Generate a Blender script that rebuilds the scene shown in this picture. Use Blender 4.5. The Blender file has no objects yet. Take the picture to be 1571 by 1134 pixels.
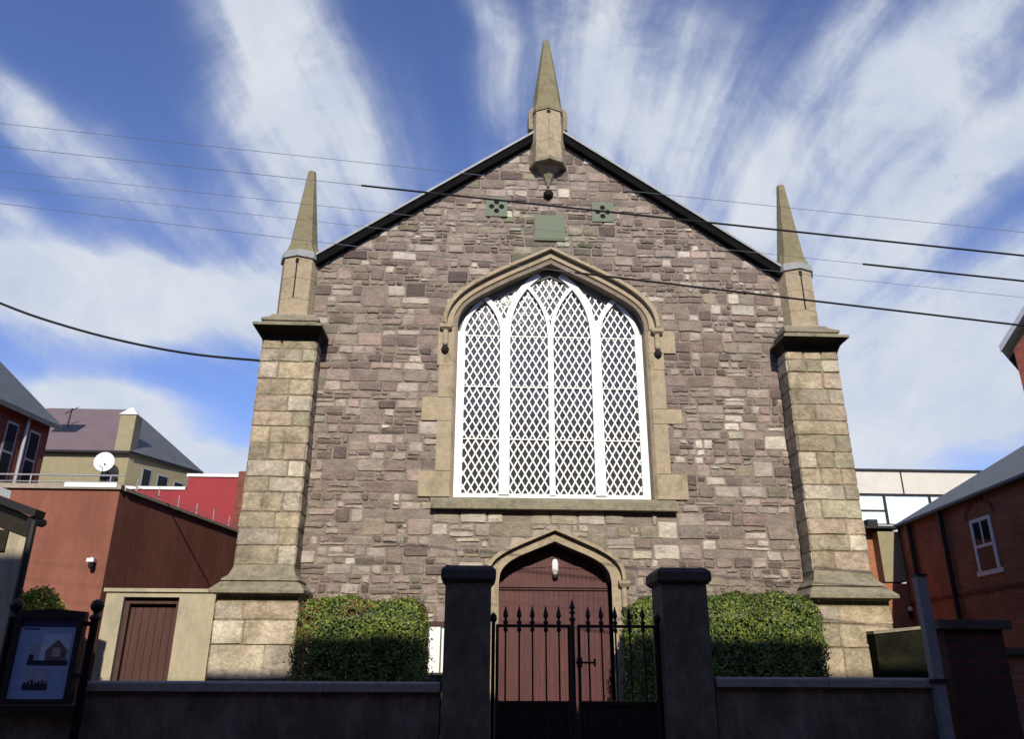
import bpy, bmesh, math, random
from math import radians as R, sin, cos, pi
from mathutils import Vector, Matrix, noise
from mathutils.geometry import tessellate_polygon

S = bpy.context.scene
COL = S.collection
# ------------------------------------------------------------------ camera
CAM = Vector((-1.405, -14.3, 1.6))
TH, RO, PS = R(20.88), R(0.27), R(2.48)
cd = bpy.data.cameras.new('camera'); cam = bpy.data.objects.new('camera', cd); COL.objects.link(cam)
cd.sensor_fit = 'HORIZONTAL'; cd.sensor_width = 36.0; cd.lens = 36.0 * 1204.0 / 1571.0
cd.clip_start = 0.05; cd.clip_end = 3000
fw = Vector((sin(PS) * cos(TH), cos(PS) * cos(TH), sin(TH)))
rt = Vector((cos(PS), -sin(PS), 0)); up = rt.cross(fw)
r2 = rt * cos(RO) + up * sin(RO); u2 = -rt * sin(RO) + up * cos(RO)
M = Matrix((r2, u2, -fw)).transposed().to_4x4(); M.translation = CAM
cam.matrix_world = M
S.camera = cam
# ------------------------------------------------------------------ light
SUN_EL, SUN_AZ = R(30), R(-1.5)          # from behind the camera, almost square on
sdir = Vector((-sin(SUN_AZ) * cos(SUN_EL), -cos(SUN_AZ) * cos(SUN_EL), sin(SUN_EL)))   # towards the sun
ld = bpy.data.lights.new('sun', 'SUN'); ld.energy = 4.9; ld.angle = R(0.5); ld.color = (1.0, 0.915, 0.77)
sun = bpy.data.objects.new('sun', ld); COL.objects.link(sun)
sun.rotation_euler = sdir.to_track_quat('Z', 'Y').to_euler()
W = bpy.data.worlds.new('World'); S.world = W; W.use_nodes = True
S.view_settings.view_transform = 'Standard'; S.view_settings.look = 'None'
S.view_settings.exposure = 0.0; S.view_settings.gamma = 1.0; S.view_settings.use_curve_mapping = False


class NT:
    """tiny helper to write node maths"""
    def __init__(s, tree): s.t = tree; s.n = tree.nodes; s.l = tree.links
    def node(s, typ, **kw):
        n = s.n.new(typ)
        for k, v in kw.items(): setattr(n, k, v)
        return n
    def put(s, sock, v):
        if isinstance(v, bpy.types.NodeSocket): s.l.new(v, sock)
        else: sock.default_value = v
    def m(s, op, a, b=None, c=None, clamp=False):
        n = s.n.new('ShaderNodeMath'); n.operation = op; n.use_clamp = clamp
        s.put(n.inputs[0], a)
        if b is not None: s.put(n.inputs[1], b)
        if c is not None: s.put(n.inputs[2], c)
        return n.outputs[0]
    def dot(s, a, v):
        n = s.n.new('ShaderNodeVectorMath'); n.operation = 'DOT_PRODUCT'; s.put(n.inputs[0], a); s.put(n.inputs[1], v)
        return n.outputs['Value']
    def xyz(s, x, y, z):
        n = s.n.new('ShaderNodeCombineXYZ')
        for i, v in enumerate((x, y, z)): s.put(n.inputs[i], v)
        return n.outputs[0]
    def noise(s, vec, scale, detail=4, rough=.55, dist=0.0, out=0):
        n = s.n.new('ShaderNodeTexNoise'); s.put(n.inputs['Vector'], vec)
        n.inputs['Scale'].default_value = scale; n.inputs['Detail'].default_value = detail
        n.inputs['Roughness'].default_value = rough; n.inputs['Distortion'].default_value = dist
        return n.outputs[out]
    def mr(s, v, a, b, c=0.0, d=1.0, smooth=False):
        n = s.n.new('ShaderNodeMapRange'); n.interpolation_type = 'SMOOTHSTEP' if smooth else 'LINEAR'
        s.put(n.inputs[0], v)
        for i, k in enumerate((a, b, c, d)): n.inputs[i + 1].default_value = k
        return n.outputs[0]
    def mix(s, f, a, b, mode='MIX'):
        n = s.n.new('ShaderNodeMix'); n.data_type = 'RGBA'; n.blend_type = mode
        s.put(n.inputs[0], f); s.put(n.inputs[6], a); s.put(n.inputs[7], b)
        return n.outputs[2]


def build_world():
    t = NT(W.node_tree); bg = W.node_tree.nodes['Background']
    sky = t.node('ShaderNodeTexSky', sky_type='NISHITA'); sky.sun_disc = False
    sky.sun_elevation = SUN_EL; sky.sun_rotation = pi + SUN_AZ
    sky.air_density = 1.0; sky.dust_density = 0.3; sky.ozone_density = 2.5
    tc = t.node('ShaderNodeTexCoord'); d = tc.outputs['Generated']
    # gnomonic coordinates about a fixed compass direction of the sky (north, 21 degrees up)
    el, az = R(20.88), R(2.48)
    F = (sin(az) * cos(el), cos(az) * cos(el), sin(el)); Rr = (cos(az), -sin(az), 0)
    U = tuple(Vector(Rr).cross(Vector(F)))
    f = t.m('MAXIMUM', t.m('ABSOLUTE', t.dot(d, F)), 0.08)
    u0 = t.m('DIVIDE', t.dot(d, Rr), f); v0 = t.m('DIVIDE', t.dot(d, U), f)
    base = t.xyz(u0, v0, 0.0)
    wn = t.noise(base, 2.6, 3, .5, 0, 1)
    sw = t.node('ShaderNodeSeparateColor'); t.put(sw.inputs[0], wn)
    u = t.m('MULTIPLY_ADD', t.m('SUBTRACT', sw.outputs[0], .5), .20, u0)
    v = t.m('MULTIPLY_ADD', t.m('SUBTRACT', sw.outputs[1], .5), .20, v0)
    # streaks fan out from a point low in the sky
    us = t.m('MULTIPLY_ADD', t.m('SUBTRACT', u, u0), .35, u0); vs = t.m('MULTIPLY_ADD', t.m('SUBTRACT', v, v0), .35, v0)
    du = t.m('SUBTRACT', us, 0.02); dv = t.m('ADD', vs, 0.22)
    phi = t.m('ARCTAN2', du, dv); rad = t.m('SQRT', t.m('ADD', t.m('MULTIPLY', du, du), t.m('MULTIPLY', dv, dv)))
    st = t.noise(t.xyz(t.m('MULTIPLY', phi, 6.0), t.m('MULTIPLY', rad, 1.1), 1.7), 1.0, 5, .52, .0)
    st2 = t.noise(t.xyz(t.m('MULTIPLY', phi, 22.0), t.m('MULTIPLY', rad, 2.6), 7.7), 1.0, 5, .55, .0)
    fine = t.noise(t.xyz(u, v, 2.2), 11.0, 9, .66, .2)
    blobs = [  # px, py, semi-x, semi-y, angle (deg, clockwise), strength  (in 1/1204 units about the axis)
        (405, 90, 250, 85, 62, .95), (500, 330, 170, 95, 70, .8), (340, -80, 200, 90, 60, .8),
        (90, 195, 230, 40, 33, .72), (180, 452, 330, 58, 5, 1.9), (60, 420, 150, 45, 0, .8), (130, 612, 105, 36, 6, 2.1), (190, 640, 90, 34, 20, 1.2),
        (330, 712, 80, 34, 6, 2.0), (15, 325, 90, 32, 14, .6), (700, 470, 900, 420, 0, .13), (60, 470, 120, 45, 0, .6),
        (930, 120, 130, 210, -8, .78), (1000, 250, 120, 100, 0, .35), (752, 60, 36, 120, -12, .5),
        (1420, 80, 340, 62, -47, .66), (1250, 110, 330, 40, -62, .5), (1500, 250, 380, 62, -42, .62), (1120, 190, 60, 210, -6, .38),
        (1400, 590, 230, 120, -14, 1.35), (1520, 460, 230, 70, -25, .8), (1350, 660, 190, 55, 0, .8), (1560, 640, 150, 70, 0, .8), (1300, 300, 380, 330, 0, .30)]
    dens = None
    for (px, py, a, b, ang, s) in blobs:
        cu, cv = (px - 785.5) / 1204, (567 - py) / 1204
        x = t.m('SUBTRACT', u, cu); y = t.m('SUBTRACT', v, cv); ca, sa = cos(R(ang)), -sin(R(ang))
        xr = t.m('DIVIDE', t.m('ADD', t.m('MULTIPLY', x, ca), t.m('MULTIPLY', y, sa)), a / 1204)
        yr = t.m('DIVIDE', t.m('SUBTRACT', t.m('MULTIPLY', y, ca), t.m('MULTIPLY', x, sa)), b / 1204)
        q = t.m('ADD', t.m('MULTIPLY', xr, xr), t.m('MULTIPLY', yr, yr))
        g = t.m('MULTIPLY', t.m('EXPONENT', t.m('MULTIPLY', q, -1.0)), s)
        dens = g if dens is None else t.m('ADD', dens, g)
    n1 = t.mr(st, .32, .68, .5, 1.38); n2 = t.mr(st2, .3, .7, .82, 1.18); n3 = t.mr(fine, .3, .7, .62, 1.36)
    dd = t.m('MULTIPLY', t.m('MULTIPLY', dens, n1), t.m('MULTIPLY', n2, n3))
    dd = t.m('ADD', dd, t.m('MULTIPLY', t.mr(st, .5, .85, 0, 1), .22))
    a = t.mr(dd, .02, 1.05, 0.0, .95, True)
    shade = t.noise(t.xyz(u, v, 5.0), 5.0, 5, .6)
    cc = t.mix(t.mr(shade, .35, .65), (5.6, 6.3, 7.7, 1), (7.4, 7.8, 8.4, 1))
    tint = t.mix(1.0, sky.outputs[0], (SKY_T[0], SKY_T[1], SKY_T[2], 1), 'MULTIPLY')
    c = t.mix(a, tint, cc)
    t.put(bg.inputs['Color'], c); bg.inputs['Strength'].default_value = 0.1


SKY_T = (1.12, 1.16, 1.62)
build_world()

# ------------------------------------------------------------------ materials
MATS = {}


def mat(name, col, rough=.8, var=.25, scale=3.0, bump=.0, bscale=30.0, spec=.3, metal=0.0, col2=None, amt=.5, stretch=(1, 1, 1), attr=False, stain=None):
    m = bpy.data.materials.new(name); m.use_nodes = True; t = NT(m.node_tree); p = m.node_tree.nodes['Principled BSDF']
    tc = t.node('ShaderNodeTexCoord'); mp = t.node('ShaderNodeMapping'); t.put(mp.inputs[0], tc.outputs['Object']); mp.inputs['Scale'].default_value = stretch
    v = mp.outputs[0]
    if attr:
        an = t.node('ShaderNodeAttribute'); an.attribute_name = 'col'; c = an.outputs['Color']
    else:
        c = (*col, 1)
    n = t.noise(v, scale, 6, .65)
    if col2: c = t.mix(t.m('MULTIPLY', t.mr(n, .4, .65, 0, 1, True), amt), c, (*col2, 1))
    n2 = t.noise(v, scale * 5.3, 5, .7)
    k = t.m('MULTIPLY', t.mr(n, .3, .7, 1 - var, 1 + var), t.mr(n2, .3, .7, 1 - var * .8, 1 + var * .8))
    kk = t.xyz(k, k, k)
    c = t.mix(1.0, c, kk, 'MULTIPLY')
    if stain:
        n3 = t.noise(v, stain[1], 6, .7, .4)
        c = t.mix(t.mr(n3, stain[2], stain[2] + .13, 0, stain[3]), c, (*stain[0], 1))
    t.put(p.inputs['Base Color'], c); p.inputs['Roughness'].default_value = rough
    p.inputs['Specular IOR Level'].default_value = spec; p.inputs['Metallic'].default_value = metal
    if bump:
        b = t.node('ShaderNodeBump'); b.inputs['Strength'].default_value = bump; b.inputs['Distance'].default_value = .03
        t.put(b.inputs['Height'], t.m('ADD', t.noise(v, bscale, 6, .7), t.m('MULTIPLY', t.noise(v, bscale * .25, 4, .6), 1.5))); t.put(p.inputs['Normal'], b.outputs[0])
    MATS[name] = m
    return m


def brickmat(name, c1, c2, mortar, sx=1.0, bw=.225, bh=.075, ms=.01, bump=.3, off=.5):
    m = bpy.data.materials.new(name); m.use_nodes = True; t = NT(m.node_tree); p = m.node_tree.nodes['Principled BSDF']
    tc = t.node('ShaderNodeTexCoord'); sp = t.node('ShaderNodeSeparateXYZ'); t.put(sp.inputs[0], tc.outputs['Object'])
    v = t.xyz(t.m('ADD', sp.outputs[0], sp.outputs[1]), sp.outputs[2], 0.0)
    b = t.node('ShaderNodeTexBrick'); t.put(b.inputs['Vector'], v)
    b.inputs['Color1'].default_value = (*c1, 1); b.inputs['Color2'].default_value = (*c2, 1); b.inputs['Mortar'].default_value = (*mortar, 1)
    b.inputs['Scale'].default_value = 1.0; b.inputs['Mortar Size'].default_value = ms; b.inputs['Brick Width'].default_value = bw; b.inputs['Row Height'].default_value = bh
    b.offset = off
    n = t.noise(tc.outputs['Object'], 1.3, 6, .7)
    k = t.mr(n, .3, .7, .72, 1.2); c = t.mix(1.0, b.outputs['Color'], t.xyz(k, k, k), 'MULTIPLY')
    t.put(p.inputs['Base Color'], c); p.inputs['Roughness'].default_value = .85; p.inputs['Specular IOR Level'].default_value = .2
    bp = t.node('ShaderNodeBump'); bp.inputs['Strength'].default_value = bump; bp.inputs['Distance'].default_value = .01
    t.put(bp.inputs['Height'], b.outputs['Fac']); bp.invert = True; t.put(p.inputs['Normal'], bp.outputs[0])
    MATS[name] = m
    return m


def glassmat(name, col=(.012, .014, .018), rough=.04, bump=.02):
    m = bpy.data.materials.new(name); m.use_nodes = True; t = NT(m.node_tree); p = m.node_tree.nodes['Principled BSDF']
    tc = t.node('ShaderNodeTexCoord'); n = t.noise(tc.outputs['Object'], 4.0, 4, .6)
    t.put(p.inputs['Base Color'], t.mix(n, (*col, 1), (col[0] * 2.2, col[1] * 2.2, col[2] * 2.2, 1)))
    p.inputs['Roughness'].default_value = rough; p.inputs['IOR'].default_value = 1.5
    if bump:
        b = t.node('ShaderNodeBump'); b.inputs['Strength'].default_value = bump * 10; b.inputs['Distance'].default_value = .01
        t.put(b.inputs['Height'], t.noise(tc.outputs['Object'], 6.0, 3, .5)); t.put(p.inputs['Normal'], b.outputs[0])
    MATS[name] = m
    return m


rubble = mat('rubble stone', (.3, .2, .2), .9, .26, 3.2, .6, 14, .12, attr=True, stretch=(1, 1, 1.7), stain=((.13, .11, .085), 1.1, .55, .5))
ashlar = mat('ashlar sandstone', (.4, .35, .25), .9, .32, 3, .9, 13, .12, attr=True, stain=((.13, .115, .06), 2.0, .52, .6))
mortar = mat('mortar', (.23, .19, .16), .95, .25, 5, .4, 40, .1)
dressed = mat('dressed sandstone', (.41, .335, .225), .85, .2, 2.2, .4, 25, .15, col2=(.29, .24, .17), amt=.8, stain=((.13, .12, .07), 1.5, .53, .6))
mould = mat('weathered moulding stone', (.30, .265, .19), .9, .28, 2.6, .6, 20, .12, col2=(.15, .145, .095), amt=.95, stain=((.05, .048, .03), 2.1, .55, .6))
infill_m = mat('grey green stone', (.17, .18, .155), .9, .15, 4, .2, 25, .1)
shade_tone = mat('shade tone wall', (.013, .013, .009), .95, .3, 3, .5, 20, .03, col2=(.02, .021, .011))  # near black in place of the shade on the side wall
black_and_shade = mat('black stone and cornice shade', (.028, .024, .02), .9, .25, 3, .4, 25, .1)  # cornice undersides have their shade in this colour; also black ball stops, dark band
spire_m = mat('spire stone', (.25, .215, .13), .9, .2, 3, .5, 25, .15, col2=(.14, .14, .08), amt=.7, stain=((.08, .085, .05), 2.3, .56, .6))
lead = mat('lead flashing', (.33, .33, .32), .6, .3, 9, .2, 20, .3, col2=(.22, .26, .29), amt=.9)
black_wood = mat('black bargeboard', (.007, .007, .007), .9, .2, 4, spec=.05)
slate = mat('roof slate', (.10, .095, .10), .6, .25, 3, .3, 25, .4, col2=(.14, .12, .12))
white = mat('white window paint', (.82, .82, .80), .45, .04, 5, .05, 40, .4, col2=(.68, .68, .64), amt=.35)
verdigris = mat('verdigris plate', (.175, .20, .145), .85, .15, 7, .2, 40, .15, col2=(.125, .145, .105))
hole_m = mat('dark opening', (.008, .008, .008), .9, .1, 3)
maroon = mat('maroon painted boards', (.080, .022, .023), .55, .22, 4, .08, 30, .35, stretch=(1, 1, .25), col2=(.09, .028, .025))
iron = mat('black wrought iron', (.012, .011, .011), .5, .3, 12, .15, 60, .4, col2=(.035, .014, .01), amt=.6)
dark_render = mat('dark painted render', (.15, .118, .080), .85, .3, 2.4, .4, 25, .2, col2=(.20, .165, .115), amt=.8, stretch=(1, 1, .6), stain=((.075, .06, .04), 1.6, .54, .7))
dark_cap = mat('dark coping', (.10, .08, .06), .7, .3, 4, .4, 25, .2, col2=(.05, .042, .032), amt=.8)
coping_m = mat('grey coping', (.36, .31, .25), .8, .25, 3, .3, 30, .2, col2=(.24, .21, .165), amt=.8)
beige = mat('buff render', (.42, .37, .26), .9, .16, 2, .2, 30, .15, col2=(.33, .29, .2), stretch=(1, 1, .4), stain=((.20, .19, .14), 1.4, .52, .6))
brown_door = mat('brown boards', (.075, .036, .030), .7, .2, 4, .15, 30, .25, stretch=(2, 2, .3))
terracotta = mat('terracotta render', (.215, .085, .060), .9, .13, 1.2, .15, 30, .15, stretch=(1, 1, .3), col2=(.235, .10, .072), stain=((.17, .07, .05), .8, .56, .4))
crimson = mat('crimson cladding', (.27, .022, .030), .6, .08, 1.2, .05, 30, .3)
white_trim = mat('white metal trim', (.75, .75, .74), .5, .06, 3)
olive = mat('ochre render', (.28, .25, .155), .9, .12, .8, .2, 20, .15, col2=(.26, .22, .13))
purple_slate = mat('purple slate', (.155, .115, .12), .75, .1, 2, .15, 30, .25)
grey_slate = mat('grey slate', (.085, .09, .09), .5, .22, 3, .3, 25, .4)
red_brick_dark = brickmat('dark red brick', (.24, .065, .04), (.17, .048, .032), (.14, .085, .07))
orange_brick = brickmat('orange brick', (.42, .13, .06), (.34, .10, .05), (.30, .18, .12))
brown_brick = brickmat('brown brick', (.44, .165, .08), (.34, .12, .062), (.22, .13, .09))
pier_brick = brickmat('engineering brick', (.11, .038, .03), (.075, .03, .026), (.05, .04, .034), ms=.014)
cream_panel = mat('cream panel', (.56, .53, .47), .7, .06, .6, 0, 20, .2)
glass = glassmat('leaded glass', (.028, .031, .036), .07, bump=.06)
glass_b = glassmat('bright blind window', (.42, .5, .52), .25, 0)
glass_d = glassmat('house glass')
glass_d.node_tree.nodes['Principled BSDF'].inputs['IOR'].default_value = 1.18
galv = mat('galvanised post', (.24, .235, .225), .6, .2, 6, .1, 30, .3, col2=(.17, .165, .155))
pipe_m = mat('black pipe', (.012, .012, .014), .5, .2, 5)
rail_m = mat('grey railing', (.35, .37, .40), .5, .1, 5, metal=.3)
leaf_a = mat('hedge leaf', (.14, .195, .03), .5, .35, 9, 0, 20, .45, col2=(.22, .25, .04), amt=.8)
leaf_b = mat('dark hedge leaf', (.05, .09, .018), .5, .3, 9, 0, 20, .45)
leaf_r = mat('reddish young leaf', (.17, .06, .025), .5, .3, 9, 0, 20, .4)
leaf_y = mat('yellow green leaf', (.30, .36, .03), .5, .3, 9, 0, 20, .4)
twig = mat('twig mass', (.016, .016, .009), .95, .3, 8, .5, 20, .1)
asphalt = mat('asphalt', (.05, .05, .05), .9, .2, 2, .3, 60, .2)
paving = mat('paving', (.11, .105, .10), .9, .2, 2, .3, 30, .2)
earth = mat('earth', (.07, .06, .045), .95, .3, 2, .4, 20, .1)
rubber = mat('cable sheath', (.010, .010, .011), .5, .1, 5)
copper = mat('bare cable', (.16, .18, .22), .5, .1, 5)
poster_blue = mat('blue poster', (.30, .42, .60), .3, .1, 2, 0, 20, .5)
paper = mat('white paper', (.80, .80, .80), .6, .03, 4)
lampglass = mat('frosted lamp glass', (.78, .75, .75), .25, .04, 4, 0, 20, .6)

# ------------------------------------------------------------------ object helpers


def tag(o, label=None, cat=None, group=None, kind=None):
    if label: o['label'] = label
    if cat: o['category'] = cat
    if group: o['group'] = group
    if kind: o['kind'] = kind
    return o


def thing(name, label, cat, loc=(0, 0, 0), group=None):
    o = bpy.data.objects.new(name, None); COL.objects.link(o); o.location = loc; o.empty_display_size = .2
    return tag(o, label, cat, group)


class MB:
    def __init__(s): s.v = []; s.f = []; s.c = []; s.mi = []
    def face(s, pts, col=None, mi=0):
        i = len(s.v); s.v += [tuple(p) for p in pts]; s.f.append(tuple(range(i, i + len(pts)))); s.c.append(col); s.mi.append(mi)
    def mesh(s, verts, faces, col=None, mi=0):
        i = len(s.v); s.v += [tuple(p) for p in verts]
        for f in faces: s.f.append(tuple(i + k for k in f)); s.c.append(col); s.mi.append(mi)
    def box(s, x0, x1, y0, y1, z0, z1, col=None, mi=0):
        v = [(x, y, z) for x in (x0, x1) for y in (y0, y1) for z in (z0, z1)]
        s.mesh(v, [(0, 1, 3, 2), (4, 6, 7, 5), (0, 4, 5, 1), (2, 3, 7, 6), (0, 2, 6, 4), (1, 5, 7, 3)], col, mi)
    def loft(s, rings, cap=True, col=None, mi=0):
        n = len(rings[0]); v = [p for r in rings for p in r]; f = []
        for k in range(len(rings) - 1):
            for j in range(n):
                a, b = k * n + j, k * n + (j + 1) % n
                f.append((a, b, b + n, a + n))
        if cap: f.append(tuple(range(n - 1, -1, -1))); f.append(tuple(range((len(rings) - 1) * n, len(rings) * n)))
        s.mesh(v, f, col, mi)
    def tube(s, pts, r, n=8, col=None, mi=0):
        pts = [Vector(p) for p in pts]; rings = []
        for i, p in enumerate(pts):
            t = (pts[min(i + 1, len(pts) - 1)] - pts[max(i - 1, 0)]).normalized()
            a = t.cross(Vector((0, 0, 1)) if abs(t.z) < .9 else Vector((1, 0, 0))).normalized(); b = t.cross(a)
            rr = r[i] if isinstance(r, (list, tuple)) else r
            rings.append([p + a * rr * cos(2 * pi * k / n) + b * rr * sin(2 * pi * k / n) for k in range(n)])
        s.loft(rings, True, col, mi)
    def lathe(s, x, y, prof, n=10, rot=0.0, col=None, mi=0):
        s.loft([[(x + r * cos(2 * pi * k / n + rot), y + r * sin(2 * pi * k / n + rot), z) for k in range(n)] for (r, z) in prof], True, col, mi)
    def ribbon(s, pts, w, y0, y1, col=None, mi=0, closed=False):
        """2-D path (x,z), width w, extruded from y0 (front) to y1"""
        L = []; Rr = []; n = len(pts)
        for i, (x, z) in enumerate(pts):
            a = Vector(pts[max(i - 1, 0)]); b = Vector(pts[min(i + 1, n - 1)]); t = (b - a).normalized(); nn = Vector((-t.y, t.x))
            ww = (w[i] if isinstance(w, (list, tuple)) else w) / 2
            k = 1.0
            if 0 < i < n - 1:
                t1 = (Vector(pts[i]) - a).normalized(); k = 1 / max(.5, abs(t1.dot(t)))
            L.append((x + nn.x * ww * k, z + nn.y * ww * k)); Rr.append((x - nn.x * ww * k, z - nn.y * ww * k))
        rings = [[(L[i][0], y0, L[i][1]), (Rr[i][0], y0, Rr[i][1]), (Rr[i][0], y1, Rr[i][1]), (L[i][0], y1, L[i][1])] for i in range(n)]
        s.loft(rings, True, col, mi)
    def band(s, A, B, y0, y1, col=None, mi=0, yB=None):
        """solid band between two 2-D curves of equal length; front at y0 (A side) / yB (B side)"""
        if yB is None: yB = y0
        rings = [[(a[0], y0, a[1]), (b[0], yB, b[1]), (b[0], y1, b[1]), (a[0], y1, a[1])] for a, b in zip(A, B)]
        s.loft(rings, True, col, mi)
    def plate(s, outer, holes, y0, y1, col=None, mi=0):
        loops = [outer] + holes; flat = [p for l in loops for p in l]
        tris = tessellate_polygon([[Vector((p[0], p[1], 0)) for p in l] for l in loops])
        s.mesh([(p[0], y0, p[1]) for p in flat], tris, col, mi)
        for l in loops:
            n = len(l)
            for i in range(n):
                a, b = l[i], l[(i + 1) % n]
                s.face([(a[0], y0, a[1]), (b[0], y0, b[1]), (b[0], y1, b[1]), (a[0], y1, a[1])], col, mi)
    def build(s, name, mats, parent=None, smooth=False, recalc=True, loc=None):
        me = bpy.data.meshes.new(name); me.from_pydata(s.v, [], s.f)
        if not isinstance(mats, (list, tuple)): mats = [mats]
        for m in mats: me.materials.append(m)
        if any(s.mi):
            me.polygons.foreach_set('material_index', s.mi)
        if any(c is not None for c in s.c):
            at = me.color_attributes.new('col', 'FLOAT_COLOR', 'CORNER'); d = []
            for f, c in zip(s.f, s.c):
                c = c or (.23, .19, .16)
                d += [c[0], c[1], c[2], 1.0] * len(f)
            at.data.foreach_set('color', d)
        if recalc:
            bm = bmesh.new(); bm.from_mesh(me); bmesh.ops.recalc_face_normals(bm, faces=bm.faces); bm.to_mesh(me); bm.free()
        if smooth:
            me.polygons.foreach_set('use_smooth', [True] * len(me.polygons))
        o = bpy.data.objects.new(name, me); COL.objects.link(o)
        if parent is not None:
            o.parent = parent
            pl = Vector((0, 0, 0)); q = parent
            while q is not None: pl += Vector(q.location); q = q.parent
            me.transform(Matrix.Translation(-pl))
        return o


def bez(p0, c, p1, n=10):
    return [((1 - t) ** 2 * p0[0] + 2 * t * (1 - t) * c[0] + t * t * p1[0], (1 - t) ** 2 * p0[1] + 2 * t * (1 - t) * c[1] + t * t * p1[1]) for t in [i / n for i in range(n + 1)]]


def clip_half(poly, p, n):
    """keep the side where (q-p).n >= 0"""
    out = []; m = len(poly)
    for i in range(m):
        a, b = poly[i], poly[(i + 1) % m]
        da = (a[0] - p[0]) * n[0] + (a[1] - p[1]) * n[1]; db = (b[0] - p[0]) * n[0] + (b[1] - p[1]) * n[1]
        if da >= 0: out.append(a)
        if (da >= 0) != (db >= 0):
            t = da / (da - db); out.append((a[0] + (b[0] - a[0]) * t, a[1] + (b[1] - a[1]) * t))
    return out


def mirror_curve(half):
    """half: points from the right springing up to the apex (x>=0) -> whole curve left to right"""
    return [(-x, z) for x, z in half] + [(x, z) for x, z in half[:-1]][::-1]


def smooth_curve(half, n=4):
    pts = half; out = []
    for i in range(len(pts) - 1):
        p0 = pts[max(i - 1, 0)]; p1 = pts[i]; p2 = pts[i + 1]; p3 = pts[min(i + 2, len(pts) - 1)]
        for k in range(n):
            t = k / n
            out.append(tuple(.5 * (2 * p1[j] + (p2[j] - p0[j]) * t + (2 * p0[j] - 5 * p1[j] + 4 * p2[j] - p3[j]) * t * t + (3 * p1[j] - p0[j] - 3 * p2[j] + p3[j]) * t ** 3) for j in (0, 1)))
    out.append(pts[-1])
    return out


def stone_face(mb, poly, d0, d1, P, col, rnd, inset=.014, chip=0.0):
    """one stone: convex polygon poly in (u,w), standing from depth d0 to d1 in front, P maps (u,w,d)->xyz"""
    if len(poly) < 3: return
    cx = sum(p[0] for p in poly) / len(poly); cz = sum(p[1] for p in poly) / len(poly)
    area = abs(sum(poly[i][0] * poly[(i + 1) % len(poly)][1] - poly[(i + 1) % len(poly)][0] * poly[i][1] for i in range(len(poly)))) / 2
    if area < .0015: return
    if chip:          # knock the corners off
        q = []; n = len(poly)
        for i in range(n):
            a, b, c = Vector(poly[i - 1]), Vector(poly[i]), Vector(poly[(i + 1) % n]); la, lc = (a - b).length, (c - b).length
            k1 = min(rnd.uniform(.004, chip), la * .3); k2 = min(rnd.uniform(.004, chip), lc * .3)
            if la < 1e-4 or lc < 1e-4: q.append(tuple(b)); continue
            q.append(tuple(b + (a - b) / la * k1)); q.append(tuple(b + (c - b) / lc * k2))
            if lc > .22:      # a slightly bowed edge
                m_ = b.lerp(c, rnd.uniform(.4, .6)); t_ = (c - b) / lc; q.append((m_.x + t_.y * rnd.uniform(-.006, .008), m_.y - t_.x * rnd.uniform(-.006, .008)))
        poly = q
    inner = []
    for p in poly:
        dx, dz = cx - p[0], cz - p[1]; L = math.hypot(dx, dz); k = min(inset * rnd.uniform(.7, 1.7) / max(L, 1e-4), .35)
        inner.append((p[0] + dx * k, p[1] + dz * k))
    n = len(poly); tilt = rnd.uniform(-.004, .004); tl2 = rnd.uniform(-.004, .004)
    v = [P(p[0], p[1], d0) for p in poly] + [P(p[0], p[1], d1 + (tilt if p[0] > cx else -tilt) + (tl2 if p[1] > cz else -tl2)) for p in inner] + [P(cx, cz, d1 + rnd.uniform(0, .007))]
    f = [(i, (i + 1) % n, n + (i + 1) % n, n + i) for i in range(n)] + [(n + i, n + (i + 1) % n, 2 * n) for i in range(n)]
    mb.mesh(v, f, col)


def lay_courses(x0, x1, z0, z1, rnd, hmin, hmax, wmin, wmax, split=.25, big=.06, gap=.014, jit=.008, flat=1.0):
    """random coursed rubble: returns quads [(x,z)*4]"""
    out = []; z = z0; blocked = []
    while z < z1:
        h = rnd.uniform(hmin, hmax)
        if rnd.random() < .18: h *= .62
        nb = []; x = x0 + rnd.uniform(-wmax, 0) * .5
        while x < x1:
            hit = [b for b in blocked if b[0] - .03 < x < b[1]]
            if hit: x = hit[0][1]; continue
            w = min(max(h * rnd.uniform(.75, 2.7), wmin), wmax)
            nx = [b[0] for b in blocked if b[0] > x - 1e-6]
            xe = x + w
            if nx and xe > min(nx) - wmin * .6: xe = max(min(nx), x + .03)
            hh = h
            r = rnd.random()
            j = lambda: rnd.uniform(-jit, jit)
            g = gap / 2
            if r < split and h > hmin * 1.05:
                k = rnd.uniform(.35, .65); zm = z + h * k; xm = x + (xe - x) * rnd.uniform(.3, .7)
                cells = [(x, xe, z, zm)]
                if rnd.random() < .5: cells += [(x, xm, zm, z + h), (xm, xe, zm, z + h)]
                else: cells += [(x, xe, zm, z + h)]
            elif r < split + big and xe - x > .25:
                hh = h + rnd.uniform(.4, .9) * hmin; nb.append((x, xe, z + hh)); cells = [(x, xe, z, z + hh)]
            else: cells = [(x, xe, z, z + h)]
            for a, b, c, d in cells:
                a2, b2 = max(a, x0), min(b, x1); d2 = min(d, z1)
                if b2 - a2 < .04 or d2 - c < .03: continue
                out.append([(a2 + g + j(), c + g + j()), (b2 - g + j(), c + g + j()), (b2 - g + j(), d2 - g + j()), (a2 + g + j(), d2 - g + j())])
            x = xe
        # thin stones above tall neighbours are skipped: the tall stone blocks the next course
        z += h; blocked = [(a, b) for a, b, t in nb]
    return out


# ------------------------------------------------------------------ the church
church = thing('church', 'purple-brown rubble stone church with gabled front, three stone pinnacles and tall white traceried window', 'church', (0, 0, 0))
rnd = random.Random(11)
GZ, GS = 12.60, .715         # gable apex height and slope


def gable(x): return GZ - GS * abs(x)


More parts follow.
